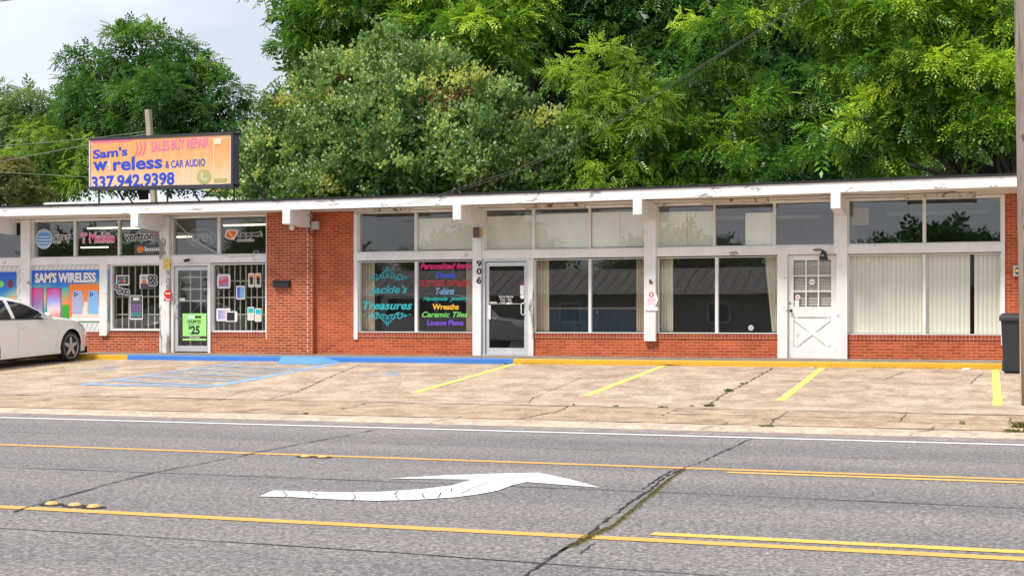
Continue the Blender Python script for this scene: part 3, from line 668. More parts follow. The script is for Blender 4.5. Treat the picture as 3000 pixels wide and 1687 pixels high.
# neon OPEN sign behind glass (unlit)
m_neon = flat('unlit_neon', (.3, .32, .33)); yn = 30.66
t = thing('neon_sign', 'unlit oval neon OPEN sign hanging behind an upper window', 'neon sign', P(590, 696, yn))
mb = MB(); mb.tube([Vector((P(590+41*math.cos(a_), 0, yn).x, yn, PZ(590, 696-27*math.sin(a_), yn))) for a_ in [2*math.pi*k/32 for k in range(33)]], .012, 6); mb.build('oval_tube', m_neon, t, True)
mb = MB(); mb.tube([Vector((P(590+35*math.cos(a_), 0, yn).x, yn, PZ(590, 696-22*math.sin(a_), yn))) for a_ in [2*math.pi*k/32 for k in range(33)]], .006, 6); mb.build('oval_tube', m_neon, t, True)
ptext('lettering', 'OPEN', 562, 684, 622, 708, yn, m_neon, t, off=.02, shear=.15)

# shop posters
t = thing('poster', 'SAM\'S WIRELESS banner poster with pictures of phones on blue and orange ground', 'poster', P(196, 870, 30.44))
y = 30.455
def poster_mat():
    m, n, l, b = newmat('poster_print'); g = n.new('ShaderNodeNewGeometry'); sp = n.new('ShaderNodeSeparateXYZ'); l(g.outputs['Position'], sp.inputs[0])
    nz = pos_noise(n, l, .8, 1, .4); ad = n.new('ShaderNodeMath'); ad.operation = 'MULTIPLY_ADD'; ad.inputs[1].default_value = .9
    l(sp.outputs[2], ad.inputs[0]); l(nz.outputs[0], ad.inputs[2])
    s2 = n.new('ShaderNodeMath'); s2.operation = 'MULTIPLY_ADD'; s2.inputs[1].default_value = -.13; s2.inputs[2].default_value = -.13*22.4; l(sp.outputs[0], s2.inputs[0])
    s3 = n.new('ShaderNodeMath'); l(ad.outputs[0], s3.inputs[0]); l(s2.outputs[0], s3.inputs[1]); s3.operation = 'ADD'
    fr = n.new('ShaderNodeMapRange'); fr.inputs[1].default_value = PZ(196,944,30.45)*.9+.02; fr.inputs[2].default_value = PZ(196,791,30.45)*.9+1.0; l(s3.outputs[0], fr.inputs[0])
    r = ramp(n, l, fr.outputs[0], [(.0, (.03, .25, .3)), (.2, (.03, .32, .1)), (.36, (.03, .4, .35)), (.48, (.65, .4, .15)), (.55, (.2, .45, .4)), (.62, (.02, .2, .6)), (.8, (.02, .1, .6)), (1, (.02, .16, .65))])
    l(r.outputs[0], b.inputs['Base Color']); b.inputs['Roughness'].default_value = .35; return m
m_post = poster_mat()
plate('print', m_post, t, 73, 791, 319, 944, y, .004)
ptext('lettering', "SAM'S WIRELESS", 102, 798, 281, 828, y-.005, FC['white'], t, off=.045, outline=.075, omat=FC['maroon'])
def grad(name, stops, ax=2, scale=1, z0=0, z1=1, noise=.0, nscale=3):
    m, n, l, b = newmat(name); g = n.new('ShaderNodeNewGeometry'); sp = n.new('ShaderNodeSeparateXYZ'); l(g.outputs['Position'], sp.inputs[0])
    nz = pos_noise(n, l, nscale, 3, .5); ad = n.new('ShaderNodeMath'); ad.operation = 'MULTIPLY_ADD'; ad.inputs[1].default_value = noise; l(nz.outputs[0], ad.inputs[0]); l(sp.outputs[ax], ad.inputs[2])
    fr = n.new('ShaderNodeMapRange'); fr.inputs[1].default_value = z0+noise*.5; fr.inputs[2].default_value = z1+noise*.5; l(ad.outputs[0], fr.inputs[0])
    r = ramp(n, l, fr.outputs[0], stops); l(r.outputs[0], b.inputs['Base Color']); b.inputs['Roughness'].default_value = .3; return m
zA, zB = PZ(100, 932, y), PZ(100, 842, y)
m_ph1 = grad('phone_screen_a', [(0, (.5, .45, .6)), (.5, (.25, .15, .4)), (1, (.8, .05, .25))], 2, 1, zA, zB, .5, 5)
m_ph2 = grad('phone_screen_b', [(0, (.75, .1, .05)), (.3, (.8, .6, .6)), (.6, (.3, .35, .8)), (1, (.65, .02, .2))], 2, 1, zA, zB, .5, 2)
plate('phone', FC['dgrey'], t, 83, 843, 127, 934, y-.006, .004, .03); plate('screen', m_ph1, t, 85, 845, 125, 932, y-.009, .002, .02)
plate('phone', FC['maroon'], t, 136, 843, 179, 934, y-.006, .004, .03); plate('screen', m_ph2, t, 138, 845, 177, 932, y-.009, .002, .02)
plate('green_patch', grad('teal_patch', [(0, (.05, .3, .04)), (.42, (.05, .35, .04)), (.45, (.75, .25, .05)), (1, (.0, .45, .38))], 2, 1, zA, zB), t, 182, 842, 202, 936, y-.006, .003)
plate('phone_card', FC['orange'], t, 203, 832, 300, 941, y-.006, .003); plate('card_base', FC['white'], t, 205, 930, 299, 940, y-.009, .002)
mb = MB(); mb.prism([(PX(uu, y), PZ(uu, vv, y)) for uu, vv in ((210,929),(222,890),(240,882),(262,886),(280,880),(296,900),(296,929))], y-.009, y-.007); mb.build('card_patch', FC['cream'], t)
for uu in (213, 259):
    plate('hand', FC['skin'], t, uu-3, 868, uu+12, 918, y-.011, .002, .04); plate('hand', FC['skin'], t, uu+22, 862, uu+33, 900, y-.011, .002, .04)
    plate('phone', FC['lblue'] if uu > 230 else flat('lavender', (.36, .38, .6)), t, uu, 851, uu+28, 919, y-.014, .003, .035)
    for du, dv in ((6, 858), (6, 866), (12, 862)): disc('lens', FC['black'], t, uu+du, dv, 2.6, 3, y-.017, .003, 10)
t = thing('poster', 'blue and purple poster on the boarded panel above the parked car', 'poster', P(10, 850, 30.44))
plate('print', m_post, t, -120, 797, 48, 940, y, .004); disc('fruit', FC['maroon'], t, 30, 832, 8, 13, y-.005); disc('dot', FC['green'], t, 4, 832, 7, 10, y-.005)

# window security grilles
m_bar = flat('grille_cream', (.5, .47, .38), .5)
def grille(label, u0, u1, z0, z1, n, hz, y=30.68, off=0):
    mb = MB(); x0, x1 = U(u0), U(u1)
    for k in range(n+1): xx = x0+(x1-x0)*(k+off)/n; mb.box(xx-.014, xx+.014, y, y+.02, z0, z1)
    for z in hz: mb.box(x0, x1, y-.006, y+.026, z-.016, z+.016)
    return tag(mb.build('security_grille', m_bar), label, 'security grille', 'cream security grilles inside the phone shop windows')
grille('cream steel grille behind the window between the poster and the 908 post', 327, 480, 1.0, 2.62, 8, (PZ(400, 869, 30.68), PZ(400, 921, 30.68)))
grille('cream steel grille behind the window between the 908 door and the brick wall', 612, 775, 1.0, 2.62, 10, (PZ(700, 823, 30.68), PZ(700, 871, 30.68), PZ(700, 921, 30.68)))
grille('cream steel grille behind the glass of the 908 door', 515, 608, .62, 2.5, 3, tuple(PZ(560, v, 30.68) for v in (812, 847, 881, 920, 985)))

# product stickers on the phone shop windows
def sticker(label, u0, v0, u1, v1, kind):
    t = thing('window_sticker', label, 'window sticker', P((u0+u1)/2, (v0+v1)/2, YD), 'product stickers on the phone shop windows')
    y = YD; um, vm = (u0+u1)/2, (v0+v1)/2
    if kind == 'tablet':
        plate('border', FC['white'], t, u0, v0, u1, v1, y, .003, .05); plate('picture', grad('tablet_art', [(0, (.25, .3, .6)), (.5, (.7, .05, .08)), (1, (.5, .55, .75))], 2, 1, PZ(um, v1, y), PZ(um, v0, y), .3, 6), t, u0+5, v0+5, u1-6, v1-5, y-.004, .003)
    if kind == 'duo':
        for a, b in ((u0, um-1), (um+1, u1)):
            plate('border', FC['cream'], t, a, v0, b, v1, y, .003, .03); plate('flame', FC['orange'], t, a+3, v0+6, b-3, v0+18, y-.004, .003); plate('phone', FC['black'], t, a+5, v0+12, b-4, v1-9, y-.007, .003, .02)
    if kind == 'blue':
        plate('border', FC['white'], t, u0, v0, u1, v1, y, .003, .03); plate('phone', FC['royal'], t, u0+3, v0+4, u1-10, v1-4, y-.004, .003, .02); plate('phone', FC['lblue'], t, u0+10, v0+4, u1-3, v1-4, y-.007, .003, .02)
    if kind == 'box':
        plate('border', FC['white'], t, u0, v0, um+10, v1-2, y, .003, .02); plate('picture', grad('box_art', [(0, (.15, .25, .7)), (1, (.7, .5, .55))], 0, 1, PX(u0, y), PX(um, y), .2, 6), t, u0+5, v0+5, um+6, v1-7, y-.004, .003)
        plate('border', FC['white'], t, um-3, v0+9, u1, v1, y-.005, .003, .02); plate('box', FC['black'], t, um, v0+12, u1-8, v1-3, y-.009, .003)
    if kind == 'teal':
        for a, b, dv in ((u0, um-1, 0), (um+1, u1, 4)):
            plate('border', FC['white'], t, a, v0+dv, b, v1-4+dv, y, .003, .02); plate('screen', FC['aqua'], t, a+2, v0+dv+3, b-2, v0+dv+17, y-.004, .003); plate('screen', FC['cream'], t, a+2, v0+dv+18, b-2, v1-8+dv, y-.004, .003)
    if kind in ('radio', 'audio'):
        if kind == 'radio':
            plate('border', FC['white'], t, u0+8, v0, u1-2, v0+30, y, .003, .02); plate('screen', FC['dgrey'], t, u0+11, v0+3, u1-5, v0+26, y-.004, .003)
            for k, cc in enumerate(('red', 'teal', 'green', 'lblue', 'hot', 'gold')): plate('icon', FC[cc], t, u0+14+(k % 3)*8, v0+6+(k//3)*9, u0+19+(k % 3)*8, v0+12+(k//3)*9, y-.007, .002)
            cs = [(u0+8, v0+34, 9), (u0+19, v0+46, 10), (u0+32, v0+48, 9), (u0+40, v0+50, 9)]
        else:
            plate('border', FC['white'], t, u0, v0, u0+30, v1-8, y, .003, .03); plate('screen', FC['grey'], t, u0+5, v0+4, u0+20, v0+14, y-.004, .003); plate('amp', FC['dgrey'], t, u0+3, v0+26, u0+48, v1-8, y-.004, .003)
            cs = [(u0+31, v0+10, 10), (u0+43, v0+10, 9), (u0+32, v0+24, 9), (u0+44, v0+25, 9)]; disc('horn', FC['orange'], t, u0+13, v0+21, 7, 6, y-.008)
        for cu_, cv, r_ in cs: disc('border', FC['white'], t, cu_, cv, r_, r_*1.1, y-.0042-.0005*(cu_ % 7), .003)
        for cu_, cv, r_ in cs: disc('speaker', FC['dgrey'], t, cu_, cv, r_*.8, r_*.9, y-.010, .003); disc('cone', FC['grey'], t, cu_, cv, r_*.35, r_*.4, y-.013, .003)
    if kind == 'tower':
        plate('border', FC['white'], t, u0, v0, u1, v1, y, .003, .02); plate('cabinet', FC['dgrey'], t, u0+2, v0+2, u1-2, v1-4, y-.004, .003); plate('display', FC['cream'], t, u0+10, v0+6, u1-10, v0+15, y-.007, .003)
        for i in range(3):
            for j in (0, 1): disc('ring', FC['purple'] if i < 2 else FC['aqua'], t, u0+11+j*15, v0+33+i*11, 6, 6.6, y-.007, .002); disc('speaker', FC['dgrey'], t, u0+11+j*15, v0+33+i*11, 3.8, 4.2, y-.0095, .002)
sticker('sticker of a car stereo screen over four round speakers', 332, 806, 381, 865, 'radio')
sticker('sticker of a car amplifier with a cluster of round speakers', 409, 804, 463, 855, 'audio')
sticker('tall sticker of a tower speaker with purple and green rings', 380, 865, 418, 936, 'tower')
sticker('square red and blue tablet sticker beside the 908 door', 636, 803, 675, 845, 'tablet')
sticker('pair of cream stickers with black phones under orange flames', 727, 800, 765, 842, 'duo')
sticker('small upright sticker of a blue phone in the middle of the window', 692, 837, 718, 877, 'blue')
sticker('sticker of a tablet box with a black box in front', 634, 903, 695, 942, 'box')
sticker('pair of teal screened phone stickers low on the window', 725, 899, 766, 942, 'teal')
# green offer sign on the 908 door
yy = 30.484
t = thing('offer_sign', 'bright green UNLIMITED $25 sign on the glass of the 908 door', 'sign', P(569, 950, yy))
plate('panel', FC['lime'], t, 535, 918, 604.5, 984, yy); plate('panel', FC['lime'], t, 535, 991.5, 604.5, 997, yy); plate('panel', FC['dgrey'], t, 553, 984.5, 587, 991, yy)
plate('logo_box', FC['black'], t, 571, 925, 589, 931.5, yy-.003); plate('logo_box', FC['white'], t, 551, 925, 571, 931.5, yy-.003)
ptext('lettering', 'UNLIMITED', 549, 937, 589, 946, yy-.004, FC['black'], t, off=.02); ptext('lettering', 'MONTHLY PLAN', 552, 948, 585, 952, yy-.004, FC['dgrey'], t)
ptext('lettering', '25', 559, 954, 585, 979, yy-.004, FC['black'], t, off=.04); ptext('lettering', '$', 552, 953, 559, 965, yy-.004, FC['black'], t, off=.02); plate('underline', FC['black'], t, 551, 976, 557, 977.5, yy-.004)
ptext('lettering', 'SIMPLE MOBILE', 555, 986, 585, 990, yy-.004, FC['white'], t, off=.02)
t = thing('door_card', 'small cream card stuck inside the 908 door glass', 'card', P(534, 878, yy)); plate('card', FC['cream'], t, 526, 873, 542, 882, yy)

# gift shop lettering
t = thing('window_lettering', "turquoise Jackie's Treasures lettering with scrollwork above and below on the gift shop window", 'window lettering', P(1135, 870, YD))
for body, bb in (("Jackie's", (1081, 835, 1195, 866)), ('Treasures', (1063, 882, 1208, 907))):
    ptext('lettering', body, *bb, YD, FC['teal'], t, off=.028, shear=.32)
mb = MB()
def scroll(cu_, cv, r0, turns, a0, sgn, k=1):
    return [(cu_+sgn*(r0*(1-i/26))*math.cos(a0+turns*2*math.pi*i/26), cv-k*(r0*(1-i/26))*math.sin(a0+turns*2*math.pi*i/26)) for i in range(23)]
for k, v0 in ((1, 812), (-1, 924)):
    mb = MB()
    for s in (-1, 1):
        stroke(mb, scroll(1135+s*9, v0-k*4, 11, 1.6, 0, s, k), .022, YD); stroke(mb, scroll(1135+s*34, v0-k*2, 13, 1.7, 2.6, s, k), .022, YD); stroke(mb, scroll(1135+s*5, v0-k*17, 7, 1.3, 3.6, s, k), .02, YD)
        stroke(mb, [(1135+s*(12+i*5.2), v0+k*(4-3.2*math.sin(i*.9))) for i in range(11)], .018, YD); stroke(mb, [(1135+s*(44+i*5), v0-k*(3*math.sin(i*1.2))) for i in range(6)], .02, YD)
        stroke(mb, [(1135, v0-k*30), (1135+s*4, v0-k*24), (1135, v0-k*20)], .018, YD)
    mb.build('scrollwork', FC['teal'], t)
t = thing('window_lettering', 'multicoloured list of gifts lettered in eight lines on the window left of post 906', 'window lettering', P(1305, 870, YD))
for body, bb, mt, sh, of in (('Personalized Items', (1232, 770, 1382, 788), 'hot', .3, .03), ('Decals', (1275, 797, 1336, 814), 'royal', .3, .035), ('GLITTERED TUMBLERS', (1229, 821, 1381, 838), 'red', 0, .02), ('T-shirts', (1277, 843, 1331, 863), 'lblue', .35, .03),
                              ('Handmade  Jewelry', (1240, 868, 1372, 884), 'aqua', .35, .012), ('Wreaths', (1267, 890, 1344, 907), 'gold', .05, .03), ('Ceramic Tiles', (1236, 913, 1370, 929), 'green', .3, .02), ('License Plates', (1252, 937, 1358, 953), 'violet', .1, .03)):
    ptext('lettering', body, *bb, YD, FC[mt], t, off=of, shear=sh)
t = thing('window_lettering', 'small white Store Hours lettering on the glass of the 906 door', 'window lettering', P(1483, 878, yy))
for body, bb in (('Store Hours', (1462, 865, 1503, 872.5)), ('Mon - Sat', (1466, 874.5, 1498, 880.5)), ('10:00 - 6:00', (1465, 882.5, 1500, 888))): ptext('lettering', body, *bb, yy, FC['white'], t, off=.02)
t = thing('door_sticker', 'white notice and round sticker by the handle of the 906 door', 'sticker', P(1530, 855, yy)); plate('notice', FC['white'], t, 1524, 836, 1535, 862, yy); disc('round', FC['white'], t, 1530, 869, 6, 6.5, yy-.001); plate('label', FC['red'], t, 1526, 832, 1535, 836, yy-.001)
t = thing('door_sticker', 'small cream hours card at the left end of the 906 door push bar', 'sticker', P(1445, 888, yy)); plate('card', FC['cream'], t, 1436, 884, 1455, 892, yy)
ys = 30.50
t = thing('door_sticker', 'round white seal on the middle pane of the white cross braced door', 'sticker', P(2379, 826, ys)); disc('seal', FC['white'], t, 2379, 826, 9, 9, ys, .003, 8); plate('mark', FC['grey'], t, 2372, 825, 2386, 828, ys-.002)
t = thing('door_sticker', 'white octagonal sticker above a white slip on the cross braced door', 'sticker', P(2336, 870, ys)); disc('seal', FC['white'], t, 2337, 870, 7.5, 7.5, ys, .003, 8); disc('mark', FC['pink'], t, 2337, 870, 3.5, 3.5, ys-.002, .002); plate('slip', FC['white'], t, 2328, 879, 2341, 898, ys)
t = thing('window_sticker', 'round white sticker low on the dark window left of the cross braced door', 'sticker', P(2200, 960, YD)); disc('seal', flat('pale_grey', (.5, .5, .48)), t, 2200, 960, 8, 8, YD); disc('mark', FC['grey'], t, 2200, 960, 5, 3, YD-.002, .002)

# house numbers
yp = 30.345
m_ndk = M('number_black', (.02, .012, .03), .4)
t = thing('house_number', 'bold black 906 numerals running down the white post by the gift shop door', 'house number', P(1403, 796, yp))
for ch, v0, v1 in (('9', 763, 781), ('0', 785, 804), ('6', 810, 831)): ptext('numeral', ch, 1396, v0, 1411, v1, yp-.002, m_ndk, t, off=.03)
t = thing('house_number', 'thin black 908 numerals running down the peeling post by the phone shop door', 'house number', P(491, 818, yp+.01))
for ch, v0, v1 in (('9', 792, 809), ('0', 814, 830), ('8', 833, 845)): ptext('numeral', ch, 487, v0, 496, v1, yp+.006, m_ndk, t, off=-.012)

# ------------------------------------------------------------------ curtains, boards, blinds, interior lamps
m_curt = M('curtain_beige', (.68, .57, .43), .85, var=.15, scale=9, stretch=(4, 1, .3))
m_curtl = M('curtain_cream', (.8, .75, .62), .85, var=.1, scale=9, stretch=(4, 1, .3))
def curtain(label, u0, u1, z0=1.0, z1=2.6, m=m_curt, y=30.8, skew=0):
    y0 = y; x0, x1 = PX(u0, y), PX(u1, y); n = 28; mb = MB(); vs = []
    for i in range(n+1):
        t_ = i/n; yy_ = y+.035*math.sin(t_*math.pi*9)+.012*math.sin(t_*31)
        for zz, sk in ((z0, skew*.0), (z1, 1)):
            xx = x0+(x1-x0)*t_; 
            if skew and zz == z1: xx -= skew*(1-t_)
            vs.append((xx, yy_, zz))
    mb.add(vs, [(2*i, 2*i+2, 2*i+3, 2*i+1) for i in range(n)]); return tag(mb.build('curtain', m, None, True), label, 'curtain', 'beige curtains drawn aside behind the shop windows')
curtain('narrow beige curtain at the left edge of the gift shop lettering window', 1060, 1098)
curtain('narrow beige curtain behind the right edge of the gift list window', 1366, 1392)
curtain('beige curtain hanging just right of the 906 door', 1572, 1609)
curtain('beige curtain at the left of the white octagonal sign post', 1864, 1894)
curtain('cream curtain just right of the white octagonal sign post', 1934, 1972, m=m_curtl)
curtain('cream curtain slanting beside the white cross braced door', 2262, 2284, m=m_curtl, skew=.16)
m_slat = M('blind_cream', (.80, .77, .68), .7, var=.05, scale=30, stretch=(3, 1, .1))
def vblind(label, u0, u1, skip=()):
    y = 30.63; x0, x1 = PX(u0, y), PX(u1, y); n = int((x1-x0)/.085); mb = MB()
    rr = random.Random(3)
    for i in range(n):
        a = x0+(x1-x0)*i/n; 
        if any(s0 < a+.04 < s1 for s0, s1 in skip): continue
        dy = .009+.006*rr.random(); wd = .093
        mb.add([(a, y, .98), (a+wd*.5, y-.003, .98), (a+wd, y+dy, .98), (a, y, 2.63), (a+wd*.5, y-.003, 2.63), (a+wd, y+dy, 2.63)], [(0, 1, 4, 3), (1, 2, 5, 4)])
    mb.box(x0, x1, y, y+.05, 2.6, 2.65)
    return tag(mb.build('vertical_blind', m_slat), label, 'blind', 'closed cream vertical blinds')
vblind('closed cream vertical blind right of the white cross braced door', 2486, 2705)
vblind('closed cream vertical blind with one slat missing beside the end brick wall', 2708, 2936, [(PX(2835, 30.72), PX(2850, 30.72))])
def board(label, u0, u1, z0, z1, m=m_cream, y=30.575):
    return tag(MB().box(U(u0), U(u1), y, y+.015, z0, z1).build('window_board', m), label, 'board', 'cream boards behind the upper windows')
board('cream board behind the upper window left of the brown bell box', 1222, 1389, ZU0+.02, 3.57)
board('cream board behind the upper window above the 906 door', 1424, 1560, ZU0+.01, 3.58)
board('wide cream board second right of the brown bell box', 1566, 1724, ZU0+.015, 3.60)
board('cream board left of the roof beam over the octagonal sign', 1732, 1813, ZU0+.02, 3.61); board('cream board ending at the roof beam over the octagonal sign', 1814, 1890, ZU0+.02, 3.61, y=30.579)
board('left cream board right of the beam over the octagonal sign', 1929, 2010, ZU0+.01, 3.58); board('streaked cream board right of the beam over the octagonal sign', 2011, 2089, ZU0+.01, 3.58, y=30.579)
board('small cream board covering half the upper window with bare glass on both sides', 2182, 2264, ZU0+.01, 3.52)
m_card = M('cardboard', (.3, .21, .14), .8)
tag(MB().box(PX(2496, 30.7), PX(2545, 30.7), 30.7, 30.705, PZ(2520, 660, 30.7), PZ(2520, 609, 30.7)).build('cardboard_sheet', m_card), 'brown cardboard sheet behind the upper window right of the cross braced door', 'cardboard')
m_tube = emis('lit_tube', (1, .86, .55), 2.2); m_tube_off = flat('unlit_tube', (.6, .62, .6))
def lamp(label, u0, v0, u1, y, lit, th=.07):
    zz = PZ((u0+u1)/2, v0, y); mb = MB().box(PX(u0, y), PX(u1, y), y, y+.12, zz-.02, zz+.03); t = mb.build('ceiling_light', m_trimw)
    tag(t, label, 'ceiling light', 'strip lights on the shop ceilings')
    bx('tube', m_tube if lit else m_tube_off, t, PX(u0+3, y), PX(u1-3, y), y+.02, y+.1, zz-.05, zz-.0205)
lamp('lit strip light seen above the T Mobile lettering', 252, 664, 348, 33, True); lamp('lit strip light seen above the verizon lettering', 350, 664, 430, 33.5, True)
lamp('lit strip light seen above the large boost lettering', 650, 655, 778, 32.5, True); lamp('added glowing strip standing in for a light reflection below the T Mobile lettering', 232, 721, 315, 36.2, True); lamp('short lit strip light behind the unlit OPEN sign', 510, 690, 560, 35, True)  # glowing strip below T Mobile is added, imitating the reflection of an interior light
lamp('unlit strip light behind the bare pane left of the beam over the white door', 2275, 634, 2405, 32.8, False); lamp('unlit strip light behind the pane left of the half width board', 2098, 637, 2180, 33.2, False); lamp('unlit strip light behind the end pane by the brick wall', 2595, 622, 2900, 33, False)
# blue boarded counter inside
t = thing('shop_counter', 'blue grey boarded counter with cream top inside the dark shop window', 'counter', (U(1720), 33, .45))
bx('counter_front', m_blu, t, PX(1612, 33), PX(1868, 33), 33.0, 33.5, .45, PZ(1700, 906, 33)); bx('counter_top', m_trimw, t, PX(1608, 33), PX(1872, 33), 32.96, 33.55, PZ(1700, 906, 33)+.001, PZ(1700, 902, 33)+.015)
bx('outlet_plate', FC['cream'], t, PX(1748, 33), PX(1752, 33), 32.99, 33.0, PZ(1750, 917, 33), PZ(1750, 911, 33))

# ------------------------------------------------------------------ things on the wall
y = 30.34
t = thing('mailbox', 'black wall mailbox on the brick wall beside the phone shop', 'mailbox', P(824, 831, y))
mb = MB(); x0, x1 = PX(800, 30.25), PX(846, 30.25); z0, z1 = PZ(824, 841, 30.25), PZ(824, 823, 30.25); mb.box(x0, x1, 30.22, 30.34, z0, z1-.02); mb.build('box', m_black, t, bevel=.006)
mb = MB(); mb.prism([(0, 0)]*0 or [(x0-.01, z1-.02), (x1+.01, z1-.02), (x1+.01, z1+.012), (x0-.01, z1+.012)], 30.205, 30.34); mb.build('lid', m_black, t, bevel=.005)
t = thing('junction_box', 'grey electrical box with black cables at the brick corner under the roof beam', 'junction box', P(923, 650, 30.3))
m_gbox = M('grey_box', (.42, .41, .39), .5); p = P(925, 660, 30.3)
mb = MB().box(p.x-.09, p.x+.09, 30.24, 30.34, p.z-.1, p.z+.09); mb.build('box', m_gbox, t, bevel=.008)
mb = MB(); mb.tube([p+Vector((-.1,-.04,.1)), p+Vector((-.16,-.05,-.02)), p+Vector((-.14,-.06,-.18)), p+Vector((-.04,-.05,-.25)), p+Vector((.04,-.04,-.12))], .014, 6); mb.tube([p+Vector((-.05,-.04,.1)), p+Vector((-.13,-.05,.22)), p+Vector((-.06,-.03,.36))], .012, 6); mb.build('cable', m_black, t, True)
p = P(856, 667, 29.6); t = thing('flood_lamp', 'small white flood lamp under the roof beam at the brick wall', 'lamp', p)
mb = MB(); mb.lathe([(.02, .09), (.03, .05), (.055, 0), (.06, -.03), (.04, -.035)], p, 'Y', 16); mb.build('head', flat('lamp_white', (.7, .66, .58)), t, True); mb = MB().tube([p+Vector((0,.05,0)), p+Vector((.05,.1,.12))], .012); mb.build('arm', m_gbox, t)
p = P(548, 761, 30.32); t = thing('security_camera', 'small black security camera on the white beam above the 908 door', 'security camera', p)
mb = MB(); mb.tube([p+Vector((-.03,-.08,-.03)), p+Vector((.05,.02,.0))], .035, 12); mb.build('housing', m_black, t, True); mb = MB().tube([p+Vector((.05,0,.0)), p+Vector((.1,.1,.03))], .015); mb.build('bracket', m_wpaint, t)
t = thing('notice', 'yellowed notice taped on the peeling post above the 908 numerals', 'notice', P(488, 772, 30.35)); plate('sheet', FC['yellow'], t, 478.5, 756, 497.5, 789, 30.352, .005)
for k, v in enumerate((763, 767, 775, 779)): plate('print', FC['grey'], t, 482, v, 494-k % 2*3, v+1.2, 30.349, .002)
t = thing('alarm_sign', 'red octagonal alarm sticker on the peeling post beside the 908 door', 'sign', P(491, 862, 30.35)); disc('octagon', FC['red'], t, 491.5, 861, 12, 13, 30.352, .004, 8); plate('band', FC['white'], t, 484, 858, 499, 861, 30.349, .002); plate('base', FC['red'], t, 480, 874, 503, 881, 30.352, .004); plate('print', FC['white'], t, 485, 876, 498, 879, 30.349, .002)
t = thing('bell_box', 'rusty brown bell box mounted high on the white post above the 906 numerals', 'bell box', P(1400, 680, 30.3))
m_rust = M('rust_brown', (.16, .07, .04), .7, var=.4, scale=14); mb = MB(); a = P(1389, 696, 30.3); b = P(1408, 666, 30.3); mb.box(a.x, b.x, 30.22, 30.35, a.z, b.z); mb.build('box', m_rust, t, bevel=.008)
disc('grille', FC['dgrey'], t, 1398, 681, 6, 9, 30.215, .004); bx('side_panel', M('tan_plate', (.5, .3, .14), .6), t, b.x+.001, b.x+.02, 30.23, 30.35, a.z+.01, b.z-.01)
t = thing('alarm_sign', 'white octagonal alarm sign with red emblem on the post between two dark windows', 'sign', P(1908, 880, 30.34)); ys = 30.335
disc('octagon', FC['white'], t, 1908, 877, 20, 22, ys, .006, 8); disc('emblem', FC['red'], t, 1908, 863, 7.5, 8, ys-.003, .003, 8); disc('emblem_mark', FC['white'], t, 1908, 863, 3.4, 4.5, ys-.005, .002)
for v in (873, 878, 883, 889): plate('print', FC['pink'], t, 1896, v, 1920, v+1.6, ys-.003, .002)
poly('foot', FC['white'], t, [(1899,896),(1917,896),(1927,900),(1927,909),(1889,909),(1889,900)], ys+.001, .005)
t = thing('old_bracket', 'small rusty bracket on the white post above the octagonal sign', 'bracket', P(1906, 825, 30.34)); plate('plate', m_rust, t, 1902, 819, 1908, 831, 30.345, .012); plate('plate', m_rust, t, 1908, 825, 1912, 830, 30.340, .012)
# barn light above white door
p = P(2413, 748, 30.32); t = thing('wall_lamp', 'black barn lamp on a bent arm above the white cross braced door', 'lamp', p)
mb = MB(); mb.lathe([(.025, .09), (.05, .075), (.06, .03), (.085, -.04), (.095, -.09)], p, 'Z', 20); mb.build('shade', m_black, t, True)
mb = MB(); mb.tube([p+Vector((0,.02,.09)), p+Vector((-.08,.04,.125)), p+Vector((-.2,.06,.12)), p+Vector((-.22,.12,.12))], .014, 8); mb.build('arm', m_black, t, True)
disc('plaque', FC['grey'], t, 2410, 748, 4, 3, p.y-.095, .004)
# meter at the end wall
t = thing('electric_meter', 'grey electric disconnect box with an orange handle on the end brick wall', 'electric meter', P(2978, 793, 30.4)); mb = MB(); a = P(2968, 810, 30.36); b = P(2990, 778, 30.36); mb.box(a.x, b.x+.05, 30.3, 30.46, a.z, b.z); mb.build('box', m_gbox, t, bevel=.015)
disc('dial', FC['dgrey'], t, 2981, 793, 8, 11, 30.29, .01); plate('handle', FC['gold'], t, 2975, 790, 2990, 796, 30.27, .02)
# under-eave strip lights, rusted
m_rustw = paint_peel('rusty_white', (.66, .6, .5), (.24, .1, .05), .54, 7, (1, 1, 1))
for (u0, v0, u1, v1, lab) in ((1041, 627, 1201, 611, 'rusty white strip light under the eave over the turquoise lettering'), (1539, 607, 1714, 596, 'rusty white strip light under the eave over the 906 door'), (2056, 591, 2253, 580, 'rusty white strip light under the eave left of the cross braced door'), (2647, 575, 2858, 562, 'rusty white strip light under the eave at the right end')):
    yy2 = 29.95; x0, x1 = PX(u0, yy2), PX(u1, yy2); t = thing('eave_light', lab, 'strip light', ((x0+x1)/2, yy2, 3.75), 'rusty strip lights under the eave')
    mb = MB().box(x0, x1, yy2-.06, yy2+.06, 3.70, 3.775); mb.build('tray', m_rustw, t, bevel=.006)
    mb = MB().tube([(x0+.05, yy2, 3.685), (x1-.05, yy2, 3.685)], .016, 10); mb.build('tube', m_tube_off, t, True); MB().box(x0, x0+.06, yy2-.05, yy2+.05, 3.66, 3.70).build('end_cap', m_rustw, t); MB().box(x1-.06, x1, yy2-.05, yy2+.05, 3.66, 3.70).build('end_cap', m_rustw, t)
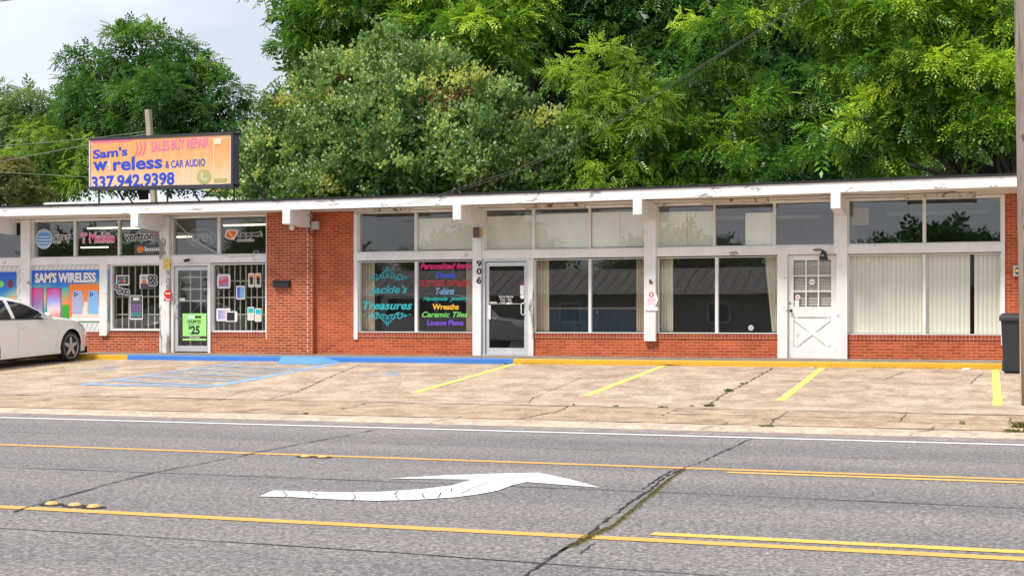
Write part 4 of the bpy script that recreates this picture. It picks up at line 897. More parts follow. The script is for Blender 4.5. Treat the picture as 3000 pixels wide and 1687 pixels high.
# cables along the soffit and over the left windows
m_cable = flat('grey_cable', (.2, .19, .18)); m_wcable = flat('white_cable', (.55, .55, .52))
for u0, u1 in ((855, 1328), (1352, 1852), (1884, 2434), (2466, 2800)):
    pts = [Vector((PX(u0+(u1-u0)*k/10, 29.65), 29.65, 3.775-.02*math.sin(math.pi*k/10))) for k in range(11)]
    tag(MB().tube(pts, .011, 6).build('eave_cable', m_cable, None, True), {855: 'dark cable under the eave from the brick corner beam to the bell box beam', 1352: 'dark cable under the eave over the 906 door', 1884: 'dark cable under the eave left of the cross braced door', 2466: 'dark cable under the eave at the right end'}[u0], 'cable', 'cables clipped under the eave')
yc = 30.40
pts = [(497,633),(520,655),(545,680),(575,708),(605,725),(628,738),(640,744)]
tag(MB().tube([P(u, v, yc) for u, v in pts], .009, 6).build('hanging_cable', m_wcable, None, True), 'pale cable drooping across the window with the unlit OPEN sign', 'cable')
pts = [(628,744),(680,752),(740,750),(757,740),(757,735),(745,735),(738,748),(748,765)]
tag(MB().tube([P(u, v, 30.405) for u, v in pts], .007, 6).build('hanging_cable', m_wcable, None, True), 'pale cable looped on the white beam beside the brick wall', 'cable')

# ------------------------------------------------------------------ roof sign
YS = 30.0
t = thing('roof_sign', "weathered orange and peach SAM'S WIRELESS light box sign standing on the roof", 'sign', P(470, 560, YS))
x0, x1 = PX(261, YS), PX(682, YS); z0, z1 = PZ(470, 550, YS), PZ(470, 394.5, YS)
zl0, zl1, zr0, zr1 = PZ(261, 557, YS), PZ(261, 405, YS), PZ(682, 549, YS), PZ(682, 386, YS)
m_sbox = M('sign_cabinet', (.035, .035, .045), .5, var=.2)
def quad(xa, xb, fa, fb, y0, y1):   # band across sign between heights fa..fb (fractions)
    L_ = lambda f_: zl0+(zl1-zl0)*f_; R_ = lambda f_: zr0+(zr1-zr0)*f_; Z = lambda x, f_: L_(f_)+(R_(f_)-L_(f_))*(x-x0)/(x1-x0)
    return [(xa,y0,Z(xa,fa)),(xb,y0,Z(xb,fa)),(xb,y1,Z(xb,fa)),(xa,y1,Z(xa,fa)),(xa,y0,Z(xa,fb)),(xb,y0,Z(xb,fb)),(xb,y1,Z(xb,fb)),(xa,y1,Z(xa,fb))]
HF = [(0,3,2,1),(4,5,6,7),(0,1,5,4),(1,2,6,5),(2,3,7,6),(3,0,4,7)]
mb = MB(); W = x1-x0; e = .045
mb.add(quad(x0, x1, .03, .97, YS+.03, YS+.30), HF); mb.build('cabinet', m_sbox, t)
mb = MB(); mb.add(quad(x0, x1, 0, .06, YS-.01, YS+.30), HF); mb.add(quad(x0, x1, .95, 1, YS-.01, YS+.30), HF); mb.add(quad(x1-e*1., x1+.001, .06, .95, YS-.009, YS+.30), HF)
mb.build('frame', m_sbox, t)
mb = MB(); mb.add(quad(x0-.001, x0+e*.8, .06, .95, YS-.009, YS+.03), HF); mb.build('frame_edge', m_alum, t)
def sign_face():
    m, n, l, b = newmat('sign_face'); g = n.new('ShaderNodeNewGeometry'); sp = n.new('ShaderNodeSeparateXYZ'); l(g.outputs['Position'], sp.inputs[0])
    nz = pos_noise(n, l, 1.1, 3, .5, dist=.6); ad = n.new('ShaderNodeMath'); ad.operation = 'MULTIPLY_ADD'; ad.inputs[1].default_value = .8; l(nz.outputs[0], ad.inputs[0]); l(sp.outputs[2], ad.inputs[2])
    fr = n.new('ShaderNodeMapRange'); fr.inputs[1].default_value = z0+.35; fr.inputs[2].default_value = z1+.4; l(ad.outputs[0], fr.inputs[0])
    r = ramp(n, l, fr.outputs[0], [(0, (.78, .62, .46)), (.25, (.8, .55, .34)), (.5, (.78, .43, .2)), (.8, (.74, .36, .13)), (1, (.76, .38, .19))])
    st = pos_noise(n, l, 1.0, 2, .4, (.6, 1, 1.6), dist=1.2); s2 = ramp(n, l, st.outputs[0], [(.47, (0, 0, 0)), (.495, (.55, .55, .55)), (.52, (0, 0, 0))])
    c = mix(n, l, s2.outputs[0], r.outputs[0], (.75, .45, .15)); vt = pos_noise(n, l, 3, 3, .5, (6, 1, .3)); v2 = ramp(n, l, vt.outputs[0], [(.35, (.9, .86, .84)), (.65, (1.06, 1.05, 1.05))]); c = mix(n, l, 1., c.outputs[0], v2.outputs[0], 'MULTIPLY')
    l(c.outputs[0], b.inputs['Base Color']); b.inputs['Roughness'].default_value = .4; return m
mb = MB(); mb.add(quad(x0+e*.8, x1-e, .06, .95, YS+.01, YS+.032), HF); mb.build('face', sign_face(), t)
q = YS+.004
m_sblue = flat('sign_blue', (.02, .06, .5)); m_spink = flat('sign_pink', (.80, .16, .30)); m_spink2 = flat('sign_pale_pink', (.75, .5, .42)); m_olive = flat('sign_olive', (.42, .4, .16)); m_pale = flat('sign_pale', (.72, .62, .48))
def st_(body, u0, v0, u1, v1, m, tilt, **k): return ptext('lettering', body, u0, v0, u1, v1, q, m, t, tilt=tilt, **k)
s_ = .0083
st_("Sam's", 272, 437, 373, 464, m_sblue, 6*s_, off=.03)
st_('w', 272, 474, 315, 501, m_sblue, 1*s_, off=.04); st_('reless', 331, 460, 475, 499, m_sblue, 3*s_, off=.028)
st_('& CAR AUDIO', 484, 469, 601, 491, m_sblue, 2*s_, off=.015); st_('337.942.9398', 268, 513, 511, 551, m_sblue, 5*s_, off=.03)
st_('SALES BUY REPAIR', 442, 411, 613, 442, m_spink, 7*s_, off=.03, outline=.045, omat=m_pale)
plate('faded_i', m_spink2, t, 317, 470, 325, 500, q); plate('faded_strip', m_spink, t, 271, 409, 335, 418, q); plate('faded_strip', m_spink, t, 338, 408, 385, 415, q)
mb = MB()
for k in range(3): stroke(mb, [(393+k*11+10*math.sin(i*.28), 460-i*4.8-k*2) for i in range(10)], .035, q)
mb.build('wave_mark', m_spink, t)
disc('round_badge', m_olive, t, 597, 518, 21, 22, q); mb = MB(); stroke(mb, [(592,505),(590,520),(598,528),(606,524)], .04, q-.003); mb.build('badge_mark', m_pale, t)
mb = MB(); stroke(mb, [(627,408),(675,404),(675,536),(625,540),(627,408)], .02, q); mb.build('phone_outline', m_pale, t); plate('phone_patch', m_pale, t, 625, 407, 648, 423, q-.002); plate('phone_patch', m_olive, t, 627, 522, 664, 534, q-.002)
# supports
m_leg = M('rusty_leg', (.045, .02, .025), .6)
zr = 3.98
for u in (290, 490.6, 684):
    x = PX(u, YS+.15) if u < 680 else x1-.05; mb = MB().tube([(x, YS+.15, zr), (x, YS+.15, zl0+.12)], .022, 6); mb.build('leg', m_leg, t)
for u in (350, 548):
    x = PX(u, YS+.3); mb = MB().tube([(x, YS+.3, zl0+.15), (x, YS+1.1, zr)], .02, 6); mb.build('brace', m_leg, t)
mb = MB().tube([(x1-.03, YS+.3, PZ(700, 469, YS+.3)), (x1-.03, YS+2.1, zr)], .022, 6); mb.build('brace', m_leg, t)

# ------------------------------------------------------------------ behind the building: shed, pole
Yh = 47; t = thing('rear_building', 'low building with a bright white metal roof showing between the roof sign and the shop', 'building', (PX(400, Yh), Yh, 0))
xa, xb = PX(128, Yh), PX(770, Yh); ze = PZ(300, 589, Yh)-.0; zp = PZ(400, 571, Yh)+.15
bx('wall', M('pale_siding', (.55, .54, .5), .8), t, xa+.4, xb-.4, Yh+.4, Yh+9, -.05, ze-.05)
mb = MB(); mb.add([(xa,Yh,ze),(xb,Yh,ze),(xb,Yh+5,zp+.12),(xa+1.5,Yh+5,zp+.12),(xa,Yh,ze-.12),(xb,Yh,ze-.12),(xb,Yh+10,ze-.12),(xa,Yh+10,ze-.12),(xb,Yh+10,ze),(xa,Yh+10,ze)], [(0,1,2,3),(0,4,5,1),(4,7,6,5),(3,2,8,9),(1,5,6,8,2),(0,3,9,7,4),(9,8,6,7)]); mb.build('roof', M('white_metal_roof', (.82, .82, .82), .4, var=.04), t)
Yp = 43; t = thing('wooden_post', 'square pale wooden post rising behind the roof sign', 'post', (PX(452, Yp), Yp, 0))
a = P(450, 566, Yp); b = P(434, 322, Yp); r_ = .085
mb = MB(); 
for (c, zz) in ((a+(a-b)*(a.z+.1)/(b.z-a.z), -.1), (b, b.z)):
    mb.v += [(c.x-r_, Yp-r_, zz), (c.x+r_, Yp-r_, zz), (c.x+r_, Yp+r_, zz), (c.x-r_, Yp+r_, zz)]
mb.f += HF; mb.build('shaft', m_woodl, t)
def cable(label, pts, r_=.012, m=m_cable, name='overhead_cable', sg=.0, n=14):
    out_ = []
    for p, q_ in zip(pts, pts[1:]):
        p, q_ = Vector(p), Vector(q_)
        for k in range(n): s = k/n; out_.append(p.lerp(q_, s)-Vector((0, 0, 4*sg*s*(1-s))))
    out_.append(Vector(pts[-1])); return tag(MB().tube(out_, r_, 6).build(name, m, None, True), label, 'cable')
topl = P(262, 415, 44)
cable('thin overhead wire sloping down to the left behind the roof sign, upper one', [P(434, 385, Yp), P(0, 428, 46), P(-300, 455, 48)], .012, sg=.05)
cable('thin overhead wire sloping down to the left behind the roof sign, middle one', [P(434, 392, Yp), P(259, 424, 44), P(0, 474, 46), P(-300, 535, 48)], .016, sg=.0)
cable('thin overhead wire low behind the roof sign crossing the bushes', [P(500, 525, Yp+1), P(259, 519, 45), P(0, 505, 46), P(-300, 490, 48)], .012)
cable('dark overhead wire crossing the top left corner of the sky', [P(-200, 22, 20), P(10, 3, 20), P(200, -25, 20)], .012)
# service drop to the building
m_drop = flat('drop_cable', (.10, .105, .10)); at_b = P(1041, 627, 29.25)
far1 = P(2364, 2, 20); far2 = far1+(far1-P(1745, 382, 25.5)).normalized()*22
cable('upper strand of the black service wire running from the eave up to the top right', [at_b, P(1250, 583, 28.6), P(1520, 494, 27), P(1745, 382, 25.5), far1, far2], .0042, m_drop, sg=.0)
cable('lower strand of the black service wire running from the eave up to the top right', [at_b+Vector((.03,0,-.02)), P(1252, 588, 28.6), P(1522, 502, 27), P(1746, 388, 25.5), far1+Vector((.02,0,-.01)), far2], .0038, m_drop, sg=.0)

# ------------------------------------------------------------------ utility pole and cart at right
pb = Vector((PX(2992, 22.3)+.17, 22.3, 0)); t = thing('utility_pole', 'weathered wooden utility pole at the right edge of the parking lot', 'utility pole', (pb.x, pb.y, .03))
mb = MB(); lean = PX(2969, 22.3)-PX(2992, 22.3); zt_ = PZ(2969, 0, 22.3)
mb.tube([(pb.x, pb.y, -.1), (pb.x+lean*.3, pb.y, 1.6), (pb.x+lean*.62, pb.y, 3.6), (pb.x+lean*1.0, pb.y, zt_), (pb.x+lean*1.7, pb.y, 10.5)], [.178, .174, .168, .16, .13], 20); mb.build('shaft', m_wood, t, True)
mb = MB(); mb.box(pb.x-.19, pb.x-.13, pb.y-.07, pb.y+.01, .03, PZ(2990, 900, 22.3)-.0); mb.build('conduit_guard', M('tan_guard', (.55, .42, .28), .6), t, bevel=.004)
mb = MB(); mb.box(pb.x-.17, pb.x-.13, pb.y-.05, pb.y+.01, PZ(2990, 898, 22.3), PZ(2990, 720, 22.3)); mb.build('conduit', M('tan_pipe', (.62, .4, .2), .5), t, bevel=.004)
for zz_ in (1.1, 1.75, 2.6, 3.9): MB().box(pb.x-.1+lean*zz_/6, pb.x-.06+lean*zz_/6, pb.y-.185, pb.y-.165, zz_, zz_+.05).build('staple_tag', m_rust, t)
# wheeled cart
Yc = 28.0; xa, xb = PX(2932, Yc), PX(2932, Yc)+.62; zb2 = zg(Yc)+.005; zt2 = zb2+1.08
t = thing('wheeled_bin', 'black wheeled rubbish bin standing at the kerb by the utility pole', 'bin', ((xa+xb)/2, Yc+.3, zb2))
m_bin = M('black_plastic', (.022, .025, .03), .5, var=.15)
mb = MB(); i_ = .05; mb.add([(xa+i_,Yc+.06,zb2+.02),(xb-i_,Yc+.06,zb2+.02),(xb-i_,Yc+.6,zb2+.02),(xa+i_,Yc+.6,zb2+.02),(xa,Yc,zt2-.1),(xb,Yc,zt2-.1),(xb,Yc+.7,zt2-.1),(xa,Yc+.7,zt2-.1)], HF); mb.build('body', m_bin, t, bevel=.03)
mb = MB(); mb.box(xa-.03, xb+.03, Yc-.04, Yc+.74, zt2-.12, zt2-.06); mb.build('rim', m_bin, t, bevel=.015)
mb = MB(); mb.add([(xa-.04,Yc-.05,zt2-.06),(xb+.04,Yc-.05,zt2-.06),(xb+.04,Yc+.76,zt2-.04),(xa-.04,Yc+.76,zt2-.04),(xa+.02,Yc+.0,zt2-.01),(xb-.02,Yc+.0,zt2-.01),(xb-.02,Yc+.7,zt2+.03),(xa+.02,Yc+.7,zt2+.03)], HF); mb.build('lid', m_bin, t, bevel=.012)
for xx in (xa+.02, xb-.09): mb = MB().lathe([(.1, 0), (.12, .01), (.12, .06), (.1, .07)], (xx, Yc+.62, zb2+.12), 'X', 18); mb.build('wheel', m_bin, t, True)
bx('label', FC['white'], t, xb-.15, xb-.05, Yc-.012, Yc-.008, zt2-.55, zt2-.48); bx('groove', m_black, t, xb-.2, xb-.17, Yc+.0, Yc+.02, zb2+.3, zb2+.7)

# ------------------------------------------------------------------ white sedan
CXc = -20.5-.93; YF = 28.38; pitch = math.atan2(zg(YF)-zg(YF-2.9), 2.9)
m_car, n_, l_, b_ = newmat('car_white'); b_.inputs['Base Color'].default_value = (.84, .83, .80, 1); b_.inputs['Roughness'].default_value = .28; b_.inputs['Coat Weight'].default_value = .8; b_.inputs['Coat Roughness'].default_value = .05
m_cglass, n_, l_, b_ = newmat('car_glass'); b_.inputs['Base Color'].default_value = (.012, .015, .02, 1); b_.inputs['Roughness'].default_value = .03; b_.inputs['Specular IOR Level'].default_value = .9
m_tyre = M('tyre', (.018, .018, .02), .8, var=.2); m_rim = M('alloy', (.5, .5, .52), .3, .45, var=.05); m_well = flat('wheel_well', (.008, .008, .01), .9)
car = thing('white_sedan', 'white four door saloon car parked nose to the kerb at the left edge', 'car', (CXc, YF, zg(YF))); car.rotation_euler = (pitch, 0, 0)
def cubic(xs_, ys_, x):   # smooth monotone-ish interpolation
    xs_ = np.array(xs_, float); ys_ = np.array(ys_, float); o_ = np.argsort(xs_); xs_, ys_ = xs_[o_], ys_[o_]
    m_ = np.gradient(ys_, xs_); i = np.clip(np.searchsorted(xs_, x)-1, 0, len(xs_)-2); h = xs_[i+1]-xs_[i]; t_ = (x-xs_[i])/h
    return (2*t_**3-3*t_**2+1)*ys_[i]+(t_**3-2*t_**2+t_)*h*m_[i]+(-2*t_**3+3*t_**2)*ys_[i+1]+(t_**3-t_**2)*h*m_[i+1]
ST = [(.97,.28,.36,.50,.53),(.94,.50,.30,.56,.62),(.86,.68,.24,.62,.70),(.7,.80,.20,.70,.785),(.45,.885,.19,.80,.87),(.15,.92,.19,.87,.93),(-.2,.93,.19,.91,.98),(-.6,.93,.19,.935,1.02),(-1.1,.93,.19,.95,1.03),(-1.8,.93,.19,.97,1.04),(-2.6,.93,.19,.99,1.06),(-3.2,.93,.19,1.0,1.09),(-3.7,.90,.22,.98,1.1),(-4.0,.82,.3,.92,1.05),(-4.1,.68,.38,.85,.97)]
A = np.array(ST); A[:, 3] *= 1.09; A[:, 4] *= 1.09
def body_mesh():
    ss = np.concatenate([np.linspace(.97, .4, 18), np.linspace(.35, -4.1, 70)]); vs = []; fs = []
    prof = []
    for s in ss:
        hw, zb3, zs, ztp = [float(cubic(A[:, 0], A[:, k], s)) for k in (1, 2, 3, 4)]
        H_ = zs-zb3
        half = [(0, zb3), (hw*.8, zb3), (hw*.955, zb3+.02), (hw*.975, zb3+.07), (hw*.965, zb3+.13), (hw*.985, zb3+H_*.35), (hw*1.0, zb3+H_*.62), (hw*.995, zb3+H_*.78), (hw*.972, zb3+H_*.86), (hw*.955, zs-.02), (hw*.92, zs+.012), (hw*.8, zs+(ztp-zs)*.55), (hw*.55, zs+(ztp-zs)*.9), (hw*.25, ztp), (0, ztp+.004)]
        prof.append([(x, s, z) for x, z in half]+[(-x, s, z) for x, z in half[-2:0:-1]])
    n = len(prof[0])
    for p in prof: vs += p
    for i in range(len(ss)-1):
        for k in range(n): q_ = (k+1) % n; fs.append((i*n+k, i*n+q_, (i+1)*n+q_, (i+1)*n+k))
    fs += [tuple(range(n)), tuple((len(ss)-1)*n+k for k in range(n))[::-1]]
    return vs, fs
vs, fs = body_mesh(); me = bpy.data.meshes.new('body'); me.from_pydata(vs, [], fs); bm = bmesh.new(); bm.from_mesh(me); bmesh.ops.recalc_face_normals(bm, faces=bm.faces); bm.to_mesh(me); bm.free()
body = bpy.data.objects.new('body', me); C.objects.link(body); me.materials.append(m_car); me.materials.append(m_well)
cutters = []
WZ, WR = .35, .35
for s in (0, -2.9):
    for sx in (-1, 1):
        mb = MB().lathe([(.41, -.2), (.41, .3)], (sx*.93-.03, s, WZ+.0), 'X', 40); o = mb.build('cut', m_well); cutters.append(o)
        md = body.modifiers.new('b', 'BOOLEAN'); md.operation = 'DIFFERENCE'; md.object = o; md.solver = 'EXACT'
bpy.context.view_layer.update()
me2 = bpy.data.meshes.new_from_object(body.evaluated_get(bpy.context.evaluated_depsgraph_get()))
body.modifiers.clear(); body.data = me2
for o in cutters: bpy.data.objects.remove(o)
me2.polygons.foreach_set('use_smooth', [True]*len(me2.polygons))
me2.materials.clear(); me2.materials.append(m_car); me2.materials.append(m_well)
for p in me2.polygons:
    c = p.center; inw = any(abs(math.hypot(c.y-s, c.z-WZ)-.41) < .012 for s in (0, -2.9)) and abs(p.normal.x) < .3
    inn = any(math.hypot(c.y-s, c.z-WZ) < .405 for s in (0, -2.9)) and abs(c.x) < .85 and abs(p.normal.x) > .7
    p.material_index = 1 if (inw or inn) else 0
def shade_auto(me_, ang=35):
    bm = bmesh.new(); bm.from_mesh(me_)
    for e_ in bm.edges:
        if len(e_.link_faces) == 2 and e_.calc_face_angle(0) > R(ang): e_.smooth = False
    bm.to_mesh(me_); bm.free()
shade_auto(me2)
body.parent = car
# greenhouse
GS = [(-.62, 1.0, .80), (-.85, 1.10, .78), (-1.15, 1.235, .74), (-1.5, 1.40, .69), (-1.85, 1.49, .65), (-2.2, 1.53, .635), (-2.6, 1.53, .63), (-3.0, 1.48, .62), (-3.35, 1.34, .64), (-3.7, 1.19, .68), (-3.95, 1.08, .72)]
GA = np.array(GS); GA[:, 1] += .085
rows = []; ss = np.linspace(-.62, -3.95, 61)
for s in ss:
    zr_ = float(cubic(GA[:, 0], GA[:, 1], s)); wt = float(cubic(GA[:, 0], GA[:, 2], s)); zbelt = float(cubic(A[:, 0], A[:, 3], s))-.01; wb = .885
    zside = max(zbelt, zr_-.06)
    row = []
    for k in range(9):
        f_ = k/8; z = zbelt+(zside-zbelt)*f_; x = wb-(wb-wt)*(max(0, (z-zbelt))/(1.50-zbelt))**1.15
        row.append((x, s, z))
    xt = row[-1][0]
    for f_ in (.93, .8, .6, .3, 0): row.append((xt*f_, s, zside+(zr_-zside)*(1-f_**3)))
    rows.append(row)
vs = []; n = len(rows[0])
for sgn in (1, -1):
    for row in rows: vs += [(x*sgn, s, z) for x, s, z in row]
gl = MB(); rf = MB(); gl.v = list(vs); rf.v = list(vs); wnd = MB(); wnd.v = list(vs)
nr = len(rows)
for h, base in enumerate((0, nr*n)):
    for i in range(nr-1):
        s = (ss[i]+ss[i+1])/2
        for k in range(n-1):
            f4 = (base+i*n+k, base+i*n+k+1, base+(i+1)*n+k+1, base+(i+1)*n+k)
            z = (rows[i][k][2]+rows[i][k+1][2])/2; ztop = rows[i][8][2]; zbt = rows[i][0][2]
            side = k < 8 and k >= 0 and (ztop-z) > .035 and (ztop-zbt) > .12 and -3.25 < s < -1.0 and not (-2.06 < s < -1.97)
            front = k >= 8 and s > -1.62; rear = k >= 8 and s < -3.1
            (gl if side else wnd if (front or rear) else rf).f.append(f4)
def gh(mb, name, m):
    me_ = bpy.data.meshes.new(name); me_.from_pydata(mb.v, [], mb.f); bm = bmesh.new(); bm.from_mesh(me_); bmesh.ops.delete(bm, geom=[v for v in bm.verts if not v.link_faces], context='VERTS'); bmesh.ops.remove_doubles(bm, verts=bm.verts, dist=.0005); bmesh.ops.recalc_face_normals(bm, faces=bm.faces); bm.to_mesh(me_); bm.free()
    me_.polygons.foreach_set('use_smooth', [True]*len(me_.polygons)); me_.materials.append(m); o = bpy.data.objects.new(name, me_); C.objects.link(o); o.parent = car; return o
gh(rf, 'roof', m_car); hh = nr*n; g2 = MB(); g2.v = list(vs); g2.f = [f_ for f_ in gl.f if f_[0] >= hh]; gl.f = [f_ for f_ in gl.f if f_[0] < hh]; gh(gl, 'side_window', m_cglass); gh(g2, 'side_window', m_cglass); gh(wnd, 'windscreen', m_cglass)
def carpart(mb, name, m, smooth=True, parent=None, bevel=0):
    o = mb.build(name, m, None, smooth, bevel); o.parent = parent or car; return o
# wheels
for s in (0, -2.9):
    for sx in (1, -1):
        X_ = sx*.80
        mb = MB(); k = sx
        mb.lathe([(.27, -.11*k), (.325, -.112*k), (.348, -.085*k), (.352, 0), (.348, .085*k), (.325, .112*k), (.282, .108*k), (.272, .09*k)], (X_, s, WZ), 'X', 40)
        wh = carpart(mb, 'wheel', m_tyre)
        mb = MB(); mb.lathe([(.275, .07*k), (.28, .1*k), (.268, .104*k), (.255, .085*k), (.25, -.05*k)], (X_, s, WZ), 'X', 40)
        v0 = len(mb.v)
        for j in range(5):
            a0 = 2*math.pi*j/5+.3; pts = [(.04, -.05), (.26, -.028), (.262, .028), (.04, .05)]
            vs2 = []
            for off in (.10*k, .06*k):
                for r1, tt in pts:
                    ca, sa_ = math.cos(a0), math.sin(a0); vs2.append((X_+off-(.0 if r1 < .1 else .012*k), s+r1*ca-tt*sa_, WZ+r1*sa_+tt*ca))
            mb.add(vs2, [(0,1,2,3),(7,6,5,4),(0,4,5,1),(1,5,6,2),(2,6,7,3),(3,7,4,0)])
        mb.lathe([(.055, .06*k), (.05, .112*k), (.02, .118*k)], (X_, s, WZ), 'X', 16)
        mb.build; o = carpart(mb, 'rim', m_rim, False, wh)
        mb = MB().lathe([(.25, .03*k), (.25, .035*k)], (X_, s, WZ), 'X', 24); carpart(mb, 'brake_disc', flat('brake_dark', (.03, .03, .032)), False, wh)
# seams, handles, mirror, lamps
def side_x(s, z): 
    hw, zb3, zs = [float(cubic(A[:, 0], A[:, k], s)) for k in (1, 2, 3)]; H_ = zs-zb3
    zz = [zb3, zb3+.02, zb3+.07, zb3+.13, zb3+H_*.35, zb3+H_*.62, zb3+H_*.78, zb3+H_*.86, zs-.02, zs+.012]; xx = [.8, .955, .975, .965, .985, 1, .995, .972, .955, .92]
    return hw*float(np.interp(z, zz, xx))
for sx in (1, -1):
    for s_list in ([(-.58, .27), (-.55, .5), (-.5, .7), (-.52, .97)], [(-1.92, .27), (-1.9, .6), (-1.93, 1.05)]):
        mb = MB(); pts = []
        for k in range(16): 
            f_ = k/15; i = min(int(f_*(len(s_list)-1)), len(s_list)-2); t_ = f_*(len(s_list)-1)-i; s = s_list[i][0]*(1-t_)+s_list[i+1][0]*t_; z = s_list[i][1]*(1-t_)+s_list[i+1][1]*t_
            pts.append((sx*(side_x(s, z)-.001), s, z))
        mb.tube(pts, .004, 6); carpart(mb, 'door_seam', FC['grey'])
    mb = MB(); mb.tube([(sx*(side_x(s, .88)+.028*math.sin(math.pi*min(1, max(0, (s+1.86)/.22)))), s, .89) for s in [-1.86+.22*k/8 for k in range(9)]], .014, 8); carpart(mb, 'door_handle', m_car)
    mb = MB(); mb.lathe([(.02, -.13), (.06, -.12), (.085, -.05), (.085, .04), (.05, .09), (.01, .1)], (sx*1.03, -1.02, 1.11), 'Y', 16)
    o = carpart(mb, 'mirror', m_car); o.data.transform(Matrix.Translation((sx*1.03, -1.02, 1.11)) @ Matrix.Diagonal((1.15, 1, .8, 1)) @ Matrix.Translation((-sx*1.03, 1.02, -1.11)))
    mb = MB(); mb.lathe([(.065, 0), (.065, .004)], (sx*1.03, -1.155, 1.11), 'Y', 16); carpart(mb, 'mirror_glass', FC['grey'], False, o)
    mb = MB(); mb.tube([(sx*.88, -1.03, 1.06), (sx*.97, -1.02, 1.1)], .03, 8); carpart(mb, 'mirror_arm', m_car)
    mb = MB(); rws = []
    for k in range(7):
        s = .82-.085*k; rws += [(sx*(side_x(s, float(cubic(A[:,0],A[:,3],s))-.075+.004*k)+.006), s, float(cubic(A[:,0],A[:,3],s))-.075+.004*k), (sx*(side_x(s, float(cubic(A[:,0],A[:,3],s))-.01)+.006), s, float(cubic(A[:,0],A[:,3],s))-.008)]
    mb.add(rws, [(2*k, 2*k+2, 2*k+3, 2*k+1) for k in range(6)]); carpart(mb, 'headlight', M('headlamp', (.6, .55, .5), .1, 0))
    mb = MB(); mb.tube([(sx*.90, s, float(cubic(A[:,0],A[:,3],s))+.004) for s in np.linspace(-1.0, -3.2, 20)], .012, 6); carpart(mb, 'window_trim', m_black)
mb = MB().box(-.3, .3, .955, .965, .36, .5); carpart(mb, 'grille', m_black, False)
mb = MB().box(-.8, .8, -3.6, .75, .16, .3); carpart(mb, 'underbody', m_well, False)

# ------------------------------------------------------------------ litter and weeds
rr = random.Random(11)
def litter(u, v, s, lab):
    p = G(u, v); vs = [(p.x+rr.uniform(-s, s), p.y+rr.uniform(-s, s)*.7, p.z+.005+rr.uniform(0, s*.5)) for _ in range(7)]
    bm = bmesh.new(); [bm.verts.new(v_) for v_ in vs]; bmesh.ops.convex_hull(bm, input=bm.verts); me_ = bpy.data.meshes.new('litter'); bm.to_mesh(me_); bm.free(); me_.materials.append(FC['white']); o = bpy.data.objects.new('paper_scrap', me_); C.objects.link(o); tag(o, lab, 'litter', 'white paper scraps by the kerb')
litter(2380, 1080, .06, 'white paper scrap at the kerb beside a slanting yellow stall line'); litter(2828, 1084, .09, 'larger white paper scrap at the kerb near the black bin'); litter(2816, 1083, .04, 'smallest white scrap at the kerb left of the larger one'); litter(2935, 1092, .05, 'flat white scrap at the foot of the black bin')
m_weed = leaf_mat('weed_leaf', [(0, (.08, .10, .03)), (.6, (.18, .21, .06)), (1, (.3, .27, .11))])
def tuft_mesh(rg, n, R_, h, lean=1.):
    mb = MB(); tones = []
    for _ in range(n):
        a = rg.uniform(0, 2*math.pi); r0 = R_*rg.random()**.7; x, y_ = r0*math.cos(a), r0*math.sin(a); hh = h*rg.uniform(.4, 1); dx, dy = rg.uniform(-1, 1)*hh*lean*.7, rg.uniform(-1, 1)*hh*lean*.7; w_ = rg.uniform(.006, .014)
        b = rg.uniform(0, math.pi); cx_, cy_ = w_*math.cos(b), w_*math.sin(b)
        mb.add([(x-cx_, y_-cy_, 0), (x+cx_, y_+cy_, 0), (x+dx*.5+cx_, y_+dy*.5+cy_, hh*.7), (x+dx, y_+dy, hh), (x+dx*.5-cx_, y_+dy*.5-cy_, hh*.7)], [(0, 1, 2, 3, 4)]); tones.append(rg.random())
    return mb, tones
def set_tone(me_, t_per_face):
    at = me_.attributes.new('tone', 'FLOAT', 'FACE'); at.data.foreach_set('value', np.asarray(t_per_face, dtype=np.float32))
def weed(u, v, R_, h, n, lab, grp='weeds growing in the pavement cracks'):
    p = G(u, v); mb, tn = tuft_mesh(rr, int(n*.7), R_*.62, h*.5, 1.8); o = mb.build('weed', m_weed); set_tone(o.data, tn); o.location = (p.x, p.y, p.z); tag(o, lab, 'weed', grp)
for (u, v, R_, h, n, lab) in ((2136, 1147, .13, .12, 90, 'bushy weed midway along the cracked lot joint'), (2178, 1125, .1, .07, 60, 'flat weed farther up the cracked lot joint'), (2078, 1190, .13, .08, 90, 'weed patch where the cracked lot joint meets the pavement'),
                               (2250, 1258, .14, .14, 110, 'weed in the gutter where the long road crack starts'), (2027, 1190, .04, .06, 20, 'tiny weed on the joint left of the weed patch'), (1805, 1190, .07, .05, 30, 'small weed on the joint below the second yellow stall line'), (1945, 1193, .14, .05, 60, 'low wide weed on the joint left of the cracked joint'),
                               (2995, 1252, .2, .16, 240, 'green grass clump in the pavement near the utility pole'), (2972, 1266, .2, .09, 160, 'lower green grass clump at the gutter near the utility pole'), (1482, 1067, .05, .08, 25, 'tiny weed at the end of the blue kerb'), (895, 1212, .06, .05, 25, 'tiny weed in the gutter joint at left centre'), (2820, 1243, .05, .12, 14, 'thin dry stalk in the pavement right of centre'),
                               (2905, 1056, .04, .1, 14, 'sprig against the end brick wall'), (1680, 1187, .03, .06, 14, 'tiny weed at a slanting pavement joint')):
    weed(u, v, R_, h, n, lab)
